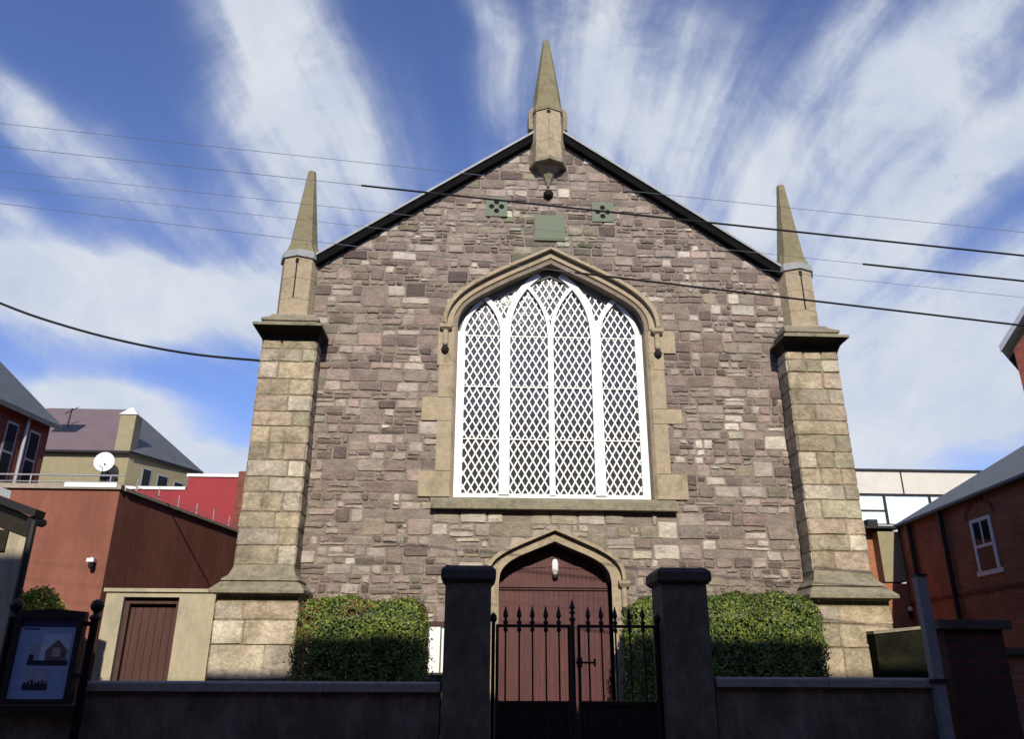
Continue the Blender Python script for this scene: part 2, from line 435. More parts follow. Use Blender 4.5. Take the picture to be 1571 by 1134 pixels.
win_half = smooth_curve([(1.87, 7.95), (1.845, 8.18), (1.72, 8.42), (1.48, 8.62), (1.17, 8.81), (.80, 9.02), (.40, 9.22), (0, 9.42)], 3)
win_arch = mirror_curve(win_half)
hood_half = smooth_curve([(2.08, 7.95), (2.06, 8.18), (1.96, 8.42), (1.74, 8.68), (1.37, 8.95), (.85, 9.24), (.38, 9.48), (0, 9.68)], 3)
hood = mirror_curve(hood_half)
win_open = [(-1.87, 4.53)] + win_arch + [(1.87, 4.53)]
door_half = smooth_curve([(1.0, 3.05), (.96, 3.22), (.83, 3.37), (.62, 3.49), (.31, 3.62), (0, 3.75)], 3)
door_arch = mirror_curve(door_half)
dhood_half = smooth_curve([(1.19, 3.05), (1.15, 3.28), (1.01, 3.45), (.76, 3.60), (.40, 3.76), (0, 3.93)], 3)
dhood = mirror_curve(dhood_half)
door_open = [(-1.0, 0.0)] + door_arch + [(1.0, 0.0)]

# backing wall with the two openings
mb = MB()
mb.plate([(-5.40, 0), (-1.0, 0)] + door_arch + [(1.0, 0), (5.40, 0), (5.40, gable(5.4)), (0, GZ), (-5.40, gable(5.4))], [win_open[::-1]], 0, .55)


def near_curve(c, x, z):
    best = None
    for i in range(len(c) - 1):
        a, b = Vector(c[i]), Vector(c[i + 1]); t = max(0, min(1, (Vector((x, z)) - a).dot(b - a) / (b - a).length_squared)); q = a + (b - a) * t
        d = (Vector((x, z)) - q).length
        if best is None or d < best[0]: best = (d, q, (b - a).normalized())
    return best


wmid = [((a[0] + b[0]) / 2, (a[1] + b[1]) / 2) for a, b in zip(win_arch, hood)]
wmid = [(-2.03, 4.4)] + wmid + [(2.03, 4.4)]
dmid = [((a[0] + b[0]) / 2, (a[1] + b[1]) / 2) for a, b in zip(door_arch, dhood)]
dmid = [(-1.08, -.2)] + dmid + [(1.08, -.2)]


def inside(poly, x, z):
    c = False; n = len(poly)
    for i in range(n):
        (x1, z1), (x2, z2) = poly[i], poly[(i + 1) % n]
        if (z1 > z) != (z2 > z) and x < (x2 - x1) * (z - z1) / (z2 - z1) + x1: c = not c
    return c


BASE = [(.24, .172, .148), (.275, .20, .17), (.205, .147, .128), (.31, .232, .195), (.15, .108, .095), (.26, .195, .165), (.25, .192, .15), (.18, .128, .115), (.36, .27, .225)]
PALE = [(.40, .325, .27), (.35, .28, .235), (.50, .43, .36), (.32, .26, .22)]
BUFF = [(.37, .31, .225), (.34, .28, .20), (.42, .355, .265), (.28, .235, .175)]


def facade_col(x, z):
    r = rnd.random()
    db = math.hypot(x * .7, (z - 3.7))
    nz = noise.noise(Vector((x * .5, z * .5, 3.1)))
    pb = max(0, .95 - db / 1.9); pp = .19 + .30 * nz + (.14 if (x > 2 and 7.2 < z < 9) else 0) + (.08 if z < 4.5 or z > 9.8 else 0)
    if r < pb: c = rnd.choice(BUFF)
    elif r < pb + pp: c = rnd.choice(PALE)
    elif r < pb + pp + .08: c = rnd.choice(BUFF); c = tuple(k * .75 for k in c)
    else:
        c = rnd.choice(BASE)
        w = .5 + .5 * noise.noise(Vector((x * .35 + 9, z * .45, .5)))
        c = tuple(a * (.86 + .3 * w) for a in c)
    if z > 9.5 and abs(x) < .9 and z < 10.6: c = (c[0] * .78, c[1] * .9, c[2] * .78)
    k = rnd.uniform(.74, 1.26) * (1 + .12 * noise.noise(Vector((x * .6, z * .6, 8)))); g = rnd.uniform(.0, .3); m_ = sum(c) / 3
    return tuple((.93, .965, .955)[i] * (a * (1 - g) + m_ * g * (1.08, .98, .93)[i]) * k for i, a in enumerate(c))


P = lambda u, w, d: (u, -d, w)
for q in lay_courses(-5.36, 5.36, .02, 12.6, rnd, .13, .25, .12, .50, split=.26, big=.12, gap=.024, jit=.014):
    cx = sum(p[0] for p in q) / 4; cz = sum(p[1] for p in q) / 4
    if cz > gable(cx) + .2: continue
    poly = q
    sgn = 1 if cx > 0 else -1
    poly = clip_half(poly, (0, GZ - .02), (-GS * sgn, -1.0))
    for curve, box in ((wmid, (-2.4, 2.4, 4.2, 9.8)), (dmid, (-1.6, 1.6, -1, 4.1))):
        if box[0] < cx < box[1] and box[2] < cz < box[3] and len(poly) >= 3:
            full = curve
            if inside(full, cx, cz) and near_curve(curve, cx, cz)[0] > .45 and not (cz < 4.6 and curve is wmid): poly = []; break
            d, c, t = near_curve(curve, cx, cz)
            if d < .6:
                nn = Vector((-t.y, t.x))          # outward (left of travel: curve runs left->right over the top)
                poly = clip_half(poly, c, nn)
            if curve is wmid and inside(full, cx, cz) and cz > 4.45 and d >= .6: poly = []
    if len(poly) < 3: continue
    # plain ashlar around the hood zones stays, sill zone is covered by the sill
    stone_face(mb, poly, -.002, rnd.uniform(.008, .030), P, facade_col(cx, cz), rnd, .018, .032)
front = mb.build('front_wall', rubble, church)

# nave side walls and back
mb = MB()
mb.box(-5.05, -4.6, .56, 24, 0, 8.8); mb.box(4.6, 5.05, .56, 24, 0, 8.8)
mb.plate([(-5.04, 0), (5.04, 0), (5.04, 8.9), (0, 12.5), (-5.04, 8.9)], [], 23.5, 24.1)
mb.build('nave_wall', mortar, church)
mb = MB()
for s in (-1, 1):
    y0, y1 = -.12, 24.3
    a = (s * 0.0, GZ + .16); b = (s * 5.12, GZ + .16 - GS * 5.12); th = .06
    mb.mesh([(a[0], y0, a[1]), (b[0], y0, b[1]), (b[0], y1, b[1]), (a[0], y1, a[1]), (a[0], y0, a[1] - th), (b[0], y0, b[1] - th), (b[0], y1, b[1] - th), (a[0], y1, a[1] - th)],
            [(0, 1, 2, 3), (4, 7, 6, 5), (0, 4, 5, 1), (1, 5, 6, 2), (2, 6, 7, 3), (3, 7, 4, 0)])
roof = mb.build('roof', slate, church)
for s in (-1, 1):
    x0, x1 = .30, 4.76
    mb = MB(); z = lambda x, o: GZ - GS * x + o
    y0, y1 = -.16, .02
    mb.band([(s * x0, z(x0, -.02)), (s * x1, z(x1, -.02))], [(s * x0, z(x0, .165)), (s * x1, z(x1, .165))], y0, y1)
    mb.build('bargeboard', black_wood, church)
    mb = MB()
    mb.band([(s * x0, z(x0, .168)), (s * x1, z(x1, .168))], [(s * x0, z(x0, .225)), (s * x1, z(x1, .225))], -.20, .3)
    mb.build('verge_flashing', lead, church)

# ---- window surround, hood, sill
mb = MB()
rs = random.Random(5)
for s in (-1, 1):
    z = 4.53
    blocks = [(4.53, 5.01, 2.50), (5.012, 5.98, 2.20), (5.982, 6.45, 2.50 if s < 0 else 2.21), (6.452, 7.1, 2.205), (7.102, 7.93, 2.24)]
    if s > 0: blocks = [(4.53, 5.01, 2.50), (5.012, 5.99, 2.20), (5.992, 6.29, 2.49), (6.292, 7.1, 2.205), (7.102, 7.45, 2.215), (7.452, 7.93, 2.46)]
    for a, b, w in blocks:
        xo, xi = s * w, s * 1.93
        x0, x1 = min(xo, xi), max(xo, xi)
        mb.box(x0, x1, -.045, .02, a + .004, b - .004)
        # chamfered reveal
        mb.loft([[(s * 1.93, -.045, a), (s * 1.93, .30, a), (s * 1.865, .30, a), (s * 1.865, .03, a)], [(s * 1.93, -.045, b), (s * 1.93, .30, b), (s * 1.865, .30, b), (s * 1.865, .03, b)]])
out = [((a[0] + (b[0] - a[0]) * .98), (a[1] + (b[1] - a[1]) * .98)) for a, b in zip(win_arch, hood)]
m1 = [((a[0] + (b[0] - a[0]) * .42), (a[1] + (b[1] - a[1]) * .42)) for a, b in zip(win_arch, hood)]
m2 = [((a[0] + (b[0] - a[0]) * .36), (a[1] + (b[1] - a[1]) * .36)) for a, b in zip(win_arch, hood)]
mb.band(m1, out, -.05, .1); mb.band(win_arch, m2, .05, .35, yB=-.02)
mb.build('window_surround', dressed, church)
mb = MB()
ho = [(x * 1.035, z + .055) for x, z in hood]
mb.band(hood, ho, -.16, .02)
for s in (-1, 1):   # label stops
    x = s * 2.10
    mb.loft([[(x - .12, -.16, 7.95), (x + .12, -.16, 7.95), (x + .12, .02, 7.95), (x - .12, .02, 7.95)], [(x - .12, -.16, 7.88), (x + .12, -.16, 7.88), (x + .12, .02, 7.88), (x - .12, .02, 7.88)], [(x - .06, -.1, 7.83), (x + .06, -.1, 7.83), (x + .06, .02, 7.83), (x - .06, .02, 7.83)]])
    mb.lathe(x, -.06, [(.055, 7.84), (.06, 7.55), (.045, 7.52)])
    mb.lathe(x, -.06, [(.02, 7.34), (.065, 7.38), (.08, 7.44), (.05, 7.5)], mi=1)
mb.build('hood_mould', [dressed, black_and_shade], church)
mb = MB()
mb.loft([[(-2.26, -.17, 4.30), (2.26, -.17, 4.30), (2.26, .05, 4.30), (-2.26, .05, 4.30)], [(-2.26, -.17, 4.44), (2.26, -.17, 4.44), (2.26, .05, 4.44), (-2.26, .05, 4.44)],
         [(-2.25, .0, 4.53), (2.25, .0, 4.53), (2.25, .05, 4.53), (-2.25, .05, 4.53)]])
mb.box(-1.86, 1.86, .0, .35, 4.44, 4.535)
mb.build('window_sill', mould, church)

# ---- traceried window
WY = .25
window = MB(); f = window
fo = win_arch; cx0 = 0
fi = [(x * .975, 7.95 + (z - 7.95) * .965 - .01) for x, z in fo]
for s in (-1, 1):
    f.box(min(s * 1.87, s * 1.715), max(s * 1.87, s * 1.715), WY, WY + .12, 4.535, 7.96)
    # shaped shoulder between jamb and arch
    f.ribbon(bez((s * 1.79, 7.9), (s * 1.72, 8.35), (s * 1.38, 8.66), 8), .09, WY + .004, WY + .1)
f.box(-1.714, 1.714, WY + .003, WY + .12, 4.535, 4.665)
for x, w in ((-.915, .20), (.915, .20)): f.box(x - w / 2, x + w / 2, WY - .03, WY + .10, 4.64, 7.95)
f.box(-.055, .055, WY - .02, WY + .10, 4.64, 8.02)
for s in (-1, 1):
    f.ribbon(bez((s * .875, 7.93), (s * .86, 8.78), (s * .22, 9.27), 14), [.13] * 15, WY - .032, WY + .10)
    f.ribbon(bez((s * .955, 7.93), (s * .99, 8.42), (s * 1.36, 8.74), 12), .105, WY - .028, WY + .10)
    f.ribbon(bez((s * .03, 7.95), (s * .03, 8.52), (s * .46, 9.0), 12), .07, WY - .018, WY + .10)
    f.box(min(s * .875, s * .955), max(s * .875, s * .955), WY - .026, WY + .1, 7.9, 8.25)
for z in (5.73, 6.80, 7.89):
    for a, b in ((-1.712, -1.016), (-.814, -.056), (.056, .814), (1.016, 1.712)): f.box(a, b, WY + .040, WY + .07, z - .010, z + .010)
wobj = window.build('tracery_window', white, church)
mb = MB(); gi = [(x * .955, 7.95 + (z - 7.95) * .90 - .03) for x, z in fo]; mb.band(gi, fo, WY + .012, WY + .10); mb.build('arch_infill', infill_m, wobj)


def arch_z(x):
    x = abs(x)
    for (xa, za), (xb, zb) in zip(win_half, win_half[1:]):
        if xb <= x <= xa: return za + (zb - za) * ((xa - x) / (xa - xb) if xa != xb else 0)
    return 7.95


DX, DZ = .1465, .262
for a, b, zmin in ((-1.714, -1.016, 4.66), (-.814, -.056, 4.66), (.056, .814, 4.66), (1.016, 1.714, 4.66), (-1.016, -.814, 7.9), (-.056, .056, 7.97), (.814, 1.016, 7.9)):
    mb = MB(); cxx = 0
    for s in (-1, 1):
        sl = DZ / DX * s
        k0 = -30; k = k0
        for k in range(-80, 80):
            # line z = zc + sl*(x-cxx) ; sample into clipped span
            zc = 4.66 + k * DZ
            lo, hi = None, None; N = 60
            for i in range(N + 1):
                x = a + (b - a) * i / N; z = zc + sl * (x - cxx)
                ok = zmin < z < arch_z(x) - .05
                if ok:
                    if lo is None: lo = x
                    hi = x
            if lo is None or hi - lo < .004: continue
            dy = .0 if s > 0 else .006
            mb.ribbon([(lo, zc + sl * (lo - cxx)), (hi, zc + sl * (hi - cxx))], .027, WY + .045 + dy, WY + .062 + dy)
    mb.build('lattice', white, wobj)
mb = MB(); mb.plate([(-1.83, 4.6), (1.83, 4.6), (1.83, 7.95)] + [(x * .98, z - .02) for x, z in win_arch[::-1]][1:-1] + [(-1.83, 7.95)], [], WY + .075, WY + .085)
mb.build('glass', glass, wobj)

# ---- doorway
mb = MB()
for s in (-1, 1):
    mb.box(min(s * 1.0, s * 1.12), max(s * 1.0, s * 1.12), -.03, .33, 0, 3.05)
do = [((a[0] + (b[0] - a[0]) * .97), (a[1] + (b[1] - a[1]) * .97)) for a, b in zip(door_arch, dhood)]
mb.band(door_arch, do, -.03, .33)
for s in (-1, 1):      # quoin blocks beside the jambs
    for a, b, w in ((0, .42, 1.36), (.42, 1.0, 1.2), (1.0, 1.45, 1.38), (1.45, 2.1, 1.2), (2.1, 2.5, 1.34), (2.5, 3.04, 1.22)):
        mb.box(min(s * 1.121, s * w), max(s * 1.121, s * w), -.028, .01, a + .004, b - .004)
mb.build('door_surround', dressed, church)
mb = MB(); dho = [(x * 1.045, z + .05) for x, z in dhood]
mb.band(dhood, dho, -.14, .02)
for s in (-1, 1):
    x = s * 1.215
    mb.loft([[(x - .1, -.15, 3.06), (x + .1, -.15, 3.06), (x + .1, .02, 3.06), (x - .1, .02, 3.06)], [(x - .1, -.15, 3.01), (x + .1, -.15, 3.01), (x + .1, .02, 3.01), (x - .1, .02, 3.01)], [(x - .06, -.1, 2.95), (x + .06, -.1, 2.95), (x + .06, .02, 2.95), (x - .06, .02, 2.95)]])
    mb.lathe(x, -.05, [(.05, 2.96), (.055, 2.62), (.04, 2.6)]); mb.lathe(x, -.05, [(.02, 2.46), (.06, 2.5), (.07, 2.55), (.045, 2.6)], mi=1)
mb.build('door_hood', [dressed, black_and_shade], church)
mb = MB(); x = -.97
door = MB(); door.box(-1.0, 1.0, .37, .42, 0, 3.8)
nb = 22
for leaf in (-1, 1):
    for i in range(nb // 2):
        a = leaf * (.008 + i * .985 / (nb // 2)); b = leaf * ((i + 1) * .985 / (nb // 2) - .004)
        door.box(min(a, b), max(a, b), .345, .372, .12, 2.93)
door.box(-.99, .99, .335, .372, .02, .12)
dobj = door.build('door', maroon, church)
mb = MB(); mb.box(-.995, .995, .28, .371, 2.97, 3.06); mb.box(-.985, .985, .31, .371, 2.932, 2.969)
n = 26
for i in range(n):
    a = -.985 + i * 1.97 / n; b = a + 1.97 / n - .008; c = (a + b) / 2
    zt = 3.05
    for (xa, za), (xb, zb) in zip(door_half, door_half[1:]):
        if xb <= abs(c) <= xa: zt = za + (zb - za) * (xa - abs(c)) / (xa - xb)
    mb.box(a, b, .345, .371, 3.061, zt - .005)
mb.ribbon([(-.86, 3.30), (0, 3.36), (.86, 3.30)], .03, .33, .344)
mb.build('tympanum_boards', maroon, dobj)
mb = MB(); mb.lathe(0, 0, [(.005, -.15), (.045, -.135), (.06, -.07), (.062, .05), (.045, .12), (.005, .14)], 12)
for i, p in enumerate(mb.v): mb.v[i] = (p[0] + .03, .30 + p[1] * .7, p[2] + 3.34)
lampo = mb.build('bulkhead_lamp', lampglass, church, smooth=True)
mb = MB(); mb.box(-.03, .09, .325, .345, 3.13, 3.5); mb.lathe(.03, .30, [(.01, 3.12), (.045, 3.135), (.05, 3.17), (.048, 3.2)], 10); mb.build('lamp_base', pipe_m, lampo)

# ---- vents and plaque
for x, z in ((-1.13, 10.72), (1.12, 10.66)):
    mb = MB()
    holes = []
    for dx, dz in ((0, .105), (0, -.105), (.105, 0), (-.105, 0)):
        holes.append([(x + dx + .058 * cos(2 * pi * k / 12), z + dz + .058 * sin(2 * pi * k / 12)) for k in range(12)])
    mb.plate([(x - .23, z - .235), (x + .23, z - .235), (x + .23, z + .235), (x - .23, z + .235)], holes, -.05, .02)
    o = mb.build('quatrefoil_vent', verdigris, church)
    mb = MB(); mb.box(x - .2, x + .2, -.034, -.03, z - .2, z + .2); mb.build('vent_hole', hole_m, o)
mb = MB(); mb.box(-.335, .315, -.05, .02, 9.94, 10.55); mb.box(-.30, .28, -.058, -.05, 9.975, 10.515); mb.build('plaque', verdigris, church)

# ---- pilasters
ASH = [(.41, .34, .235), (.36, .30, .21), (.49, .42, .31), (.31, .265, .19), (.43, .36, .24), (.39, .34, .265), (.54, .48, .37), (.40, .32, .24), (.35, .32, .22)]


def rect(x0, x1, y, z, yb=.05): return [(x0, y, z), (x1, y, z), (x1, yb, z), (x0, yb, z)]


def ashlar_faces(mb, x0, x1, yf, z0, z1, rnd, hmin=.26, hmax=.36, depth=.45):
    """stones over the front and both returns of a pier"""
    def courses(u0, u1, Pf, seed):
        r = random.Random(seed); z = z0; k = 0
        rh = random.Random(77)
        while z < z1 - .05:
            h = rh.uniform(hmin, hmax)
            if z + h > z1 - .12: h = z1 - z
            w = u1 - u0
            if w < .6: cuts = [u0, u1]
            else:
                q = r.random()
                if q < .14: cuts = [u0, u1]
                elif q < .8: cuts = [u0, u0 + w * r.choice((r.uniform(.25, .42), r.uniform(.58, .76))), u1]
                else: cuts = [u0, u0 + w * r.uniform(.25, .36), u0 + w * r.uniform(.6, .74), u1]
            for a, b in zip(cuts, cuts[1:]):
                j = lambda: r.uniform(-.006, .006); g = .009
                A = 0 if a == u0 else g; B = 0 if b == u1 else g
                c = r.choice(ASH); kk = r.uniform(.82, 1.12); c = tuple(t * kk for t in c)
                poly = [(a + A + (j() if A else 0), z + g + j()), (b - B + (j() if B else 0), z + g + j()), (b - B + (j() if B else 0), z + h - g + j()), (a + A + (j() if A else 0), z + h - g + j())]
                stone_face(mb, poly, -.001, r.uniform(.010, .026), Pf, c, r, .015, .02)
            z += h
    sd = int(abs(x0 * 100)) + int(z0 * 10)
    courses(x0, x1, lambda u, w, d: (u, yf - d, w), sd)
    courses(yf, yf + depth, lambda u, w, d: (x0 - d, u, w), sd + 1)
    courses(yf, yf + depth, lambda u, w, d: (x1 + d, u, w), sd + 2)


def octa(x, y, r, z, rot=0, n=8): return [(x + r * cos(2 * pi * (k + .0) / n + rot), y + r * sin(2 * pi * k / n + rot), z) for k in range(n)]


def make_pilaster(s):
    xi, xo = 4.51, 5.51          # shaft of the pier
    X = lambda a, b: (min(s * a, s * b), max(s * a, s * b))
    x0, x1 = X(xi, xo); mb = MB()
    mb.box(x0 + .002, x1 - .002, -.449, .05, 3.1, 7.45, col=(.24, .20, .14))
    ashlar_faces(mb, x0, x1, -.45, 3.22, 7.40, rnd)
    pil = mb.build('pilaster', ashlar, church)
    p0, p1 = X(4.35, 5.68)
    mb = MB(); mb.box(p0 + .002, p1 - .002, -.599, .05, 0, 2.7, col=(.24, .20, .14))
    ashlar_faces(mb, p0, p1, -.60, .02, 2.62, rnd, .36, .58, .6)
    mb.build('plinth', ashlar, pil)
    mb = MB()
    def rr(e, y, z): return rect(x0 - e, x1 + e, y, z)
    mb.loft([rr(.17, -.60, 2.70), rr(.20, -.64, 2.735), rr(.275, -.79, 2.745), rr(.275, -.79, 2.80), rr(.15, -.64, 2.93), rr(.11, -.60, 2.935), rr(.11, -.60, 2.955), rr(.15, -.63, 2.96), rr(.14, -.62, 2.985), rr(.06, -.53, 3.06), rr(.015, -.475, 3.18), rr(0.0, -.452, 3.26)])
    mb.build('base_moulding', mould, pil)
    mb = MB()
    mb.loft([rr(.0, -.452, 7.33), rr(.025, -.475, 7.40), rr(.06, -.52, 7.49), rr(.10, -.60, 7.535), rr(.135, -.78, 7.56)], mi=1)  # cove coloured black for the shade below the slab
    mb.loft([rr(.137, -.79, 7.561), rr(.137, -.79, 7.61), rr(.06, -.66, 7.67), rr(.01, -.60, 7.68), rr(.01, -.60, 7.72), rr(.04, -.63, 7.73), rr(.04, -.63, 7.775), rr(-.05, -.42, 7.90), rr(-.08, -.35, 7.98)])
    mb.build('cornice', [mould, black_and_shade], pil)
    # upper shaft: an octagonal turret block with a sunk line on its front arris
    pc = s * 5.08; yc = .06; ro = pi / 2 * 3
    def ring(r, z, k=1.0): return octa(pc, yc, r, z, ro)
    mb = MB(); zs = [7.93, 8.35, 8.8, 9.25]
    for a, b in zip(zs, zs[1:]): mb.loft([ring(.385, a + .004), ring(.385, b - .004)])
    mb.loft([ring(.378, 7.9), ring(.378, 9.26)])
    mb.loft([ring(.44, 7.93), ring(.44, 7.99), ring(.388, 8.05)])
    t = mb.build('turret', dressed, pil)
    mb = MB(); mb.box(pc - .012, pc + .012, yc - .389, yc - .33, 8.35, 9.12); mb.box(pc - .03, pc + .03, yc - .391, yc - .33, 9.12, 9.22); mb.build('sunk_groove', hole_m, pil)
    mb = MB(); mb.loft([ring(.40, 9.262), ring(.425, 9.27), ring(.425, 9.40), ring(.38, 9.44)]); mb.build('lead_cap', lead, pil)
    mb = MB(); mb.loft([ring(.385, 9.43), ring(.34, 9.52), ring(.285, 9.68), ring(.085, 11.50)])
    sp = mb.build('spire', spire_m, pil)
    mb = MB()
    for k in range(8):
        a = ro + (k + .5) * 2 * pi / 8; ux, uy = cos(a), sin(a); cx_, cy_ = pc + ux * .30, yc + uy * .30
        tx, ty = -uy, ux
        mb.mesh([(cx_ - tx * .09, cy_ - ty * .09, 9.47), (cx_ + tx * .09, cy_ + ty * .09, 9.47), (cx_ + ux * .03, cy_ + uy * .03, 9.5), (cx_ - ux * .06, cy_ - uy * .06, 9.80)], [(0, 1, 2), (0, 2, 3), (1, 3, 2), (0, 3, 1)])
    mb.build('gablet', spire_m, sp)
    return pil


make_pilaster(-1); make_pilaster(1)

# ---- central pinnacle on its corbel
xc, yc = -.03, -.03
ro = -pi / 2
def cring(r, z, dy=0): return octa(xc, yc + dy, r, z, ro)
mb = MB()
mb.loft([cring(.37, 11.74), cring(.37, 13.12)])
mb.loft([cring(.385, 11.74), cring(.385, 12.2)]); mb.loft([cring(.383, 12.21), cring(.383, 12.72)])
cp = mb.build('pinnacle', dressed, church)
for s in (-1, 1):        # side gablets standing against the shaft
    mb = MB()
    a = xc + s * .33; b = xc + s * .425
    mb.box(min(a, b), max(a, b), -.2, .2, 12.62, 13.08)
    mb.loft([[(min(a, b), -.2, 13.08), (max(a, b), -.2, 13.08), (max(a, b), .2, 13.08), (min(a, b), .2, 13.08)], [(xc + s * .25, -.12, 13.34), (xc + s * .27, -.12, 13.34), (xc + s * .27, .12, 13.34), (xc + s * .25, .12, 13.34)]])
    mb.build('side_gablet', mould, cp)
mb = MB(); mb.loft([cring(.395, 13.02), cring(.395, 13.10), cring(.36, 13.2), cring(.315, 13.42), cring(.30, 13.6), cring(.075, 15.20)]); mb.build('spire', spire_m, cp)
mb = MB(); mb.box(xc - .012, xc + .012, yc - .389, yc - .3, 11.98, 12.78); mb.build('sunk_groove', mould, cp)
mb = MB(); mb.lathe(0, 0, [(.045, 0), (.045, .08)], 10)
mb.v = [(p[0] + xc, -.40 + p[2], p[1] + 12.95) for p in mb.v]; mb.build('small_hole', hole_m, cp)
mb = MB()
cr = lambda r, z, y: [(xc + (r * cos(2 * pi * k / 8 + ro)), y + (r * sin(2 * pi * k / 8 + ro)) * (1 if sin(2 * pi * k / 8 + ro) < 0 else 1), z) for k in range(8)]
mb.loft([cr(.41, 11.78, yc), cr(.41, 11.70, yc), cr(.40, 11.69, yc), cr(.27, 11.685, yc), cr(.15, 11.55, yc + .02), cr(.08, 11.40, yc + .02), cr(.03, 11.24, yc)])
mb.build('corbel', mould, cp)
mb = MB(); mb.lathe(xc, -.06, [(.03, 10.96), (.09, 11.0), (.11, 11.07), (.07, 11.13)], 10); mb.build('corbel_stop', black_and_shade, cp)

# ------------------------------------------------------------------ front boundary: piers, gate, walls
def pier(x0, x1, label):
    t = thing('gate_pier', label, 'gate pier', ((x0 + x1) / 2, -6.17, 0), 'gate piers')
    mb = MB(); y0, y1 = -6.40, -5.93
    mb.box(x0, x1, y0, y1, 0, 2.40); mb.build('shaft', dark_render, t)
    mb = MB(); e = .045
    def r(e, z): return [(x0 - e, y0 - e, z), (x1 + e, y0 - e, z), (x1 + e, y1 + e, z), (x0 - e, y1 + e, z)]
    mb.loft([r(.012, 2.385), r(e, 2.42), r(e, 2.50), r(.0, 2.545)]); mb.build('cap', dark_cap, t)


pier(-1.70, -1.255, 'dark rendered gate pier to the left of the iron gate, with flat cap')
pier(.42, .865, 'dark rendered gate pier to the right of the iron gate, with flat cap')


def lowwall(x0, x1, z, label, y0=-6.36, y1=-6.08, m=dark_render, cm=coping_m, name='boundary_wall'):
    t = thing(name, label, 'wall', ((x0 + x1) / 2, (y0 + y1) / 2, 0))
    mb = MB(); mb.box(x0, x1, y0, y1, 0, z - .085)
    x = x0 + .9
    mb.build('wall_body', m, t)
    mb = MB(); n = max(1, round((x1 - x0) / .95)); w = (x1 - x0) / n
    for i in range(n):
        a, b = x0 + i * w + .003, x0 + (i + 1) * w - .003
        mb.loft([[(a, y0 - .05, z - .084), (b, y0 - .05, z - .084), (b, y1 + .05, z - .084), (a, y1 + .05, z - .084)], [(a, y0 - .05, z - .015), (b, y0 - .05, z - .015), (b, y1 + .05, z - .015), (a, y1 + .05, z - .015)], [(a, y0 - .03, z), (b, y0 - .03, z), (b, y1 + .03, z), (a, y1 + .03, z)]])
    mb.build('coping', cm, t)


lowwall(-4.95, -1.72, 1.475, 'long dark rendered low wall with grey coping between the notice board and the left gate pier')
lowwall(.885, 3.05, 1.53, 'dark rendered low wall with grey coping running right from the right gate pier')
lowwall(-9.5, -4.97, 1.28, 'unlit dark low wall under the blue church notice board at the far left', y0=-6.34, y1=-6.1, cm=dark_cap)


def gate_leaf(x0, x1, bars, label, latch=False, stile=None):
    t = thing('iron_gate', label, 'gate', ((x0 + x1) / 2, -6.25, 0)); y = -6.25
    mb = MB()
    for z in (1.99, 1.30, .22): mb.box(x0, x1, y - .02, y + .02, z - .014, z + .014)
    for x in (x0 + .012, x1 - .012): mb.box(x - .014, x + .014, y - .022, y + .022, .1, 2.0)
    mb.build('rail_frame', iron, t)
    for x in bars:
        mb = MB(); mb.tube([(x, y, .15), (x, y, 2.03)], .0095, 6)
        mb.lathe(x, y, [(.010, 2.0), (.024, 2.015), (.024, 2.035), (.011, 2.045), (.012, 2.06), (.026, 2.085), (.019, 2.12), (.001, 2.185)], 6)
        mb.lathe(x, y, [(.01, 1.93), (.021, 1.945), (.021, 1.965), (.01, 1.975)], 6)
        mb.build('spear_bar', iron, t)
    mb = MB()
    xs = [x0 + .04 + i * .066 for i in range(int((x1 - x0 - .05) / .066))]
    for x in xs: mb.tube([(x, y + .001, .2), (x, y + .001, 1.10)], .006, 5); mb.lathe(x, y, [(.007, 1.09), (.014, 1.12), (.001, 1.17)], 5)
    mb.build('dog_bars', iron, t)
    mb = MB(); mb.box(x0 + .028, x1 - .028, y + .008, y + .012, .236, 1.285); mb.build('dark_sheet', iron, t)  # dark sheet added so the shaded door foot shows black
    if stile:
        mb = MB(); x = stile
        mb.tube([(x, y - .01, .1), (x, y - .01, 2.05)], .019, 8)
        mb.lathe(x, y - .01, [(.015, 2.03), (.034, 2.05), (.034, 2.062), (.014, 2.075), (.014, 2.10), (.034, 2.12), (.016, 2.135), (.014, 2.15), (.032, 2.165), (.02, 2.19), (.001, 2.25)], 8)
        mb.build('meeting_stile', iron, t)
    if latch:
        mb = MB(); mb.box(-.43, -.24, y - .045, y - .02, 1.645, 1.665); mb.box(-.42, -.37, y - .05, y - .02, 1.61, 1.70); mb.tube([(-.25, y - .05, 1.62), (-.25, y - .05, 1.69)], .012, 6)
        mb.build('latch', iron, t)


gate_leaf(-1.20, -.475, [-1.107, -.974, -.845, -.713, -.586], 'wider left leaf of the black iron gate with spear tops, hung on the left pier', stile=-.452)
gate_leaf(-.405, .37, [-.297, -.168, -.03, .11, .245], 'right leaf of the black iron gate, the one carrying the latch bolt', latch=True)
mb = MB(); mb.lathe(-1.225, -6.2, [(.018, 0), (.018, 1.93), (.03, 1.95), (.03, 1.98), (.012, 2.0)], 8); mb.lathe(.395, -6.2, [(.018, 0), (.018, 1.93), (.03, 1.95), (.03, 1.98), (.012, 2.0)], 8)
g = MB(); g.lathe(-1.225, -6.22, [(.016, 0.0), (.018, 2.02), (.035, 2.05), (.03, 2.09), (.001, 2.12)], 8); tag(g.build('hinge_post', iron), 'slim black iron hinge post fixed against the left gate pier', 'gate post')
g = MB(); g.lathe(.395, -6.22, [(.016, 0.0), (.018, 2.02), (.035, 2.05), (.03, 2.09), (.001, 2.12)], 8); tag(g.build('hinge_post', iron), 'slim black iron hinge post fixed against the right gate pier', 'gate post')


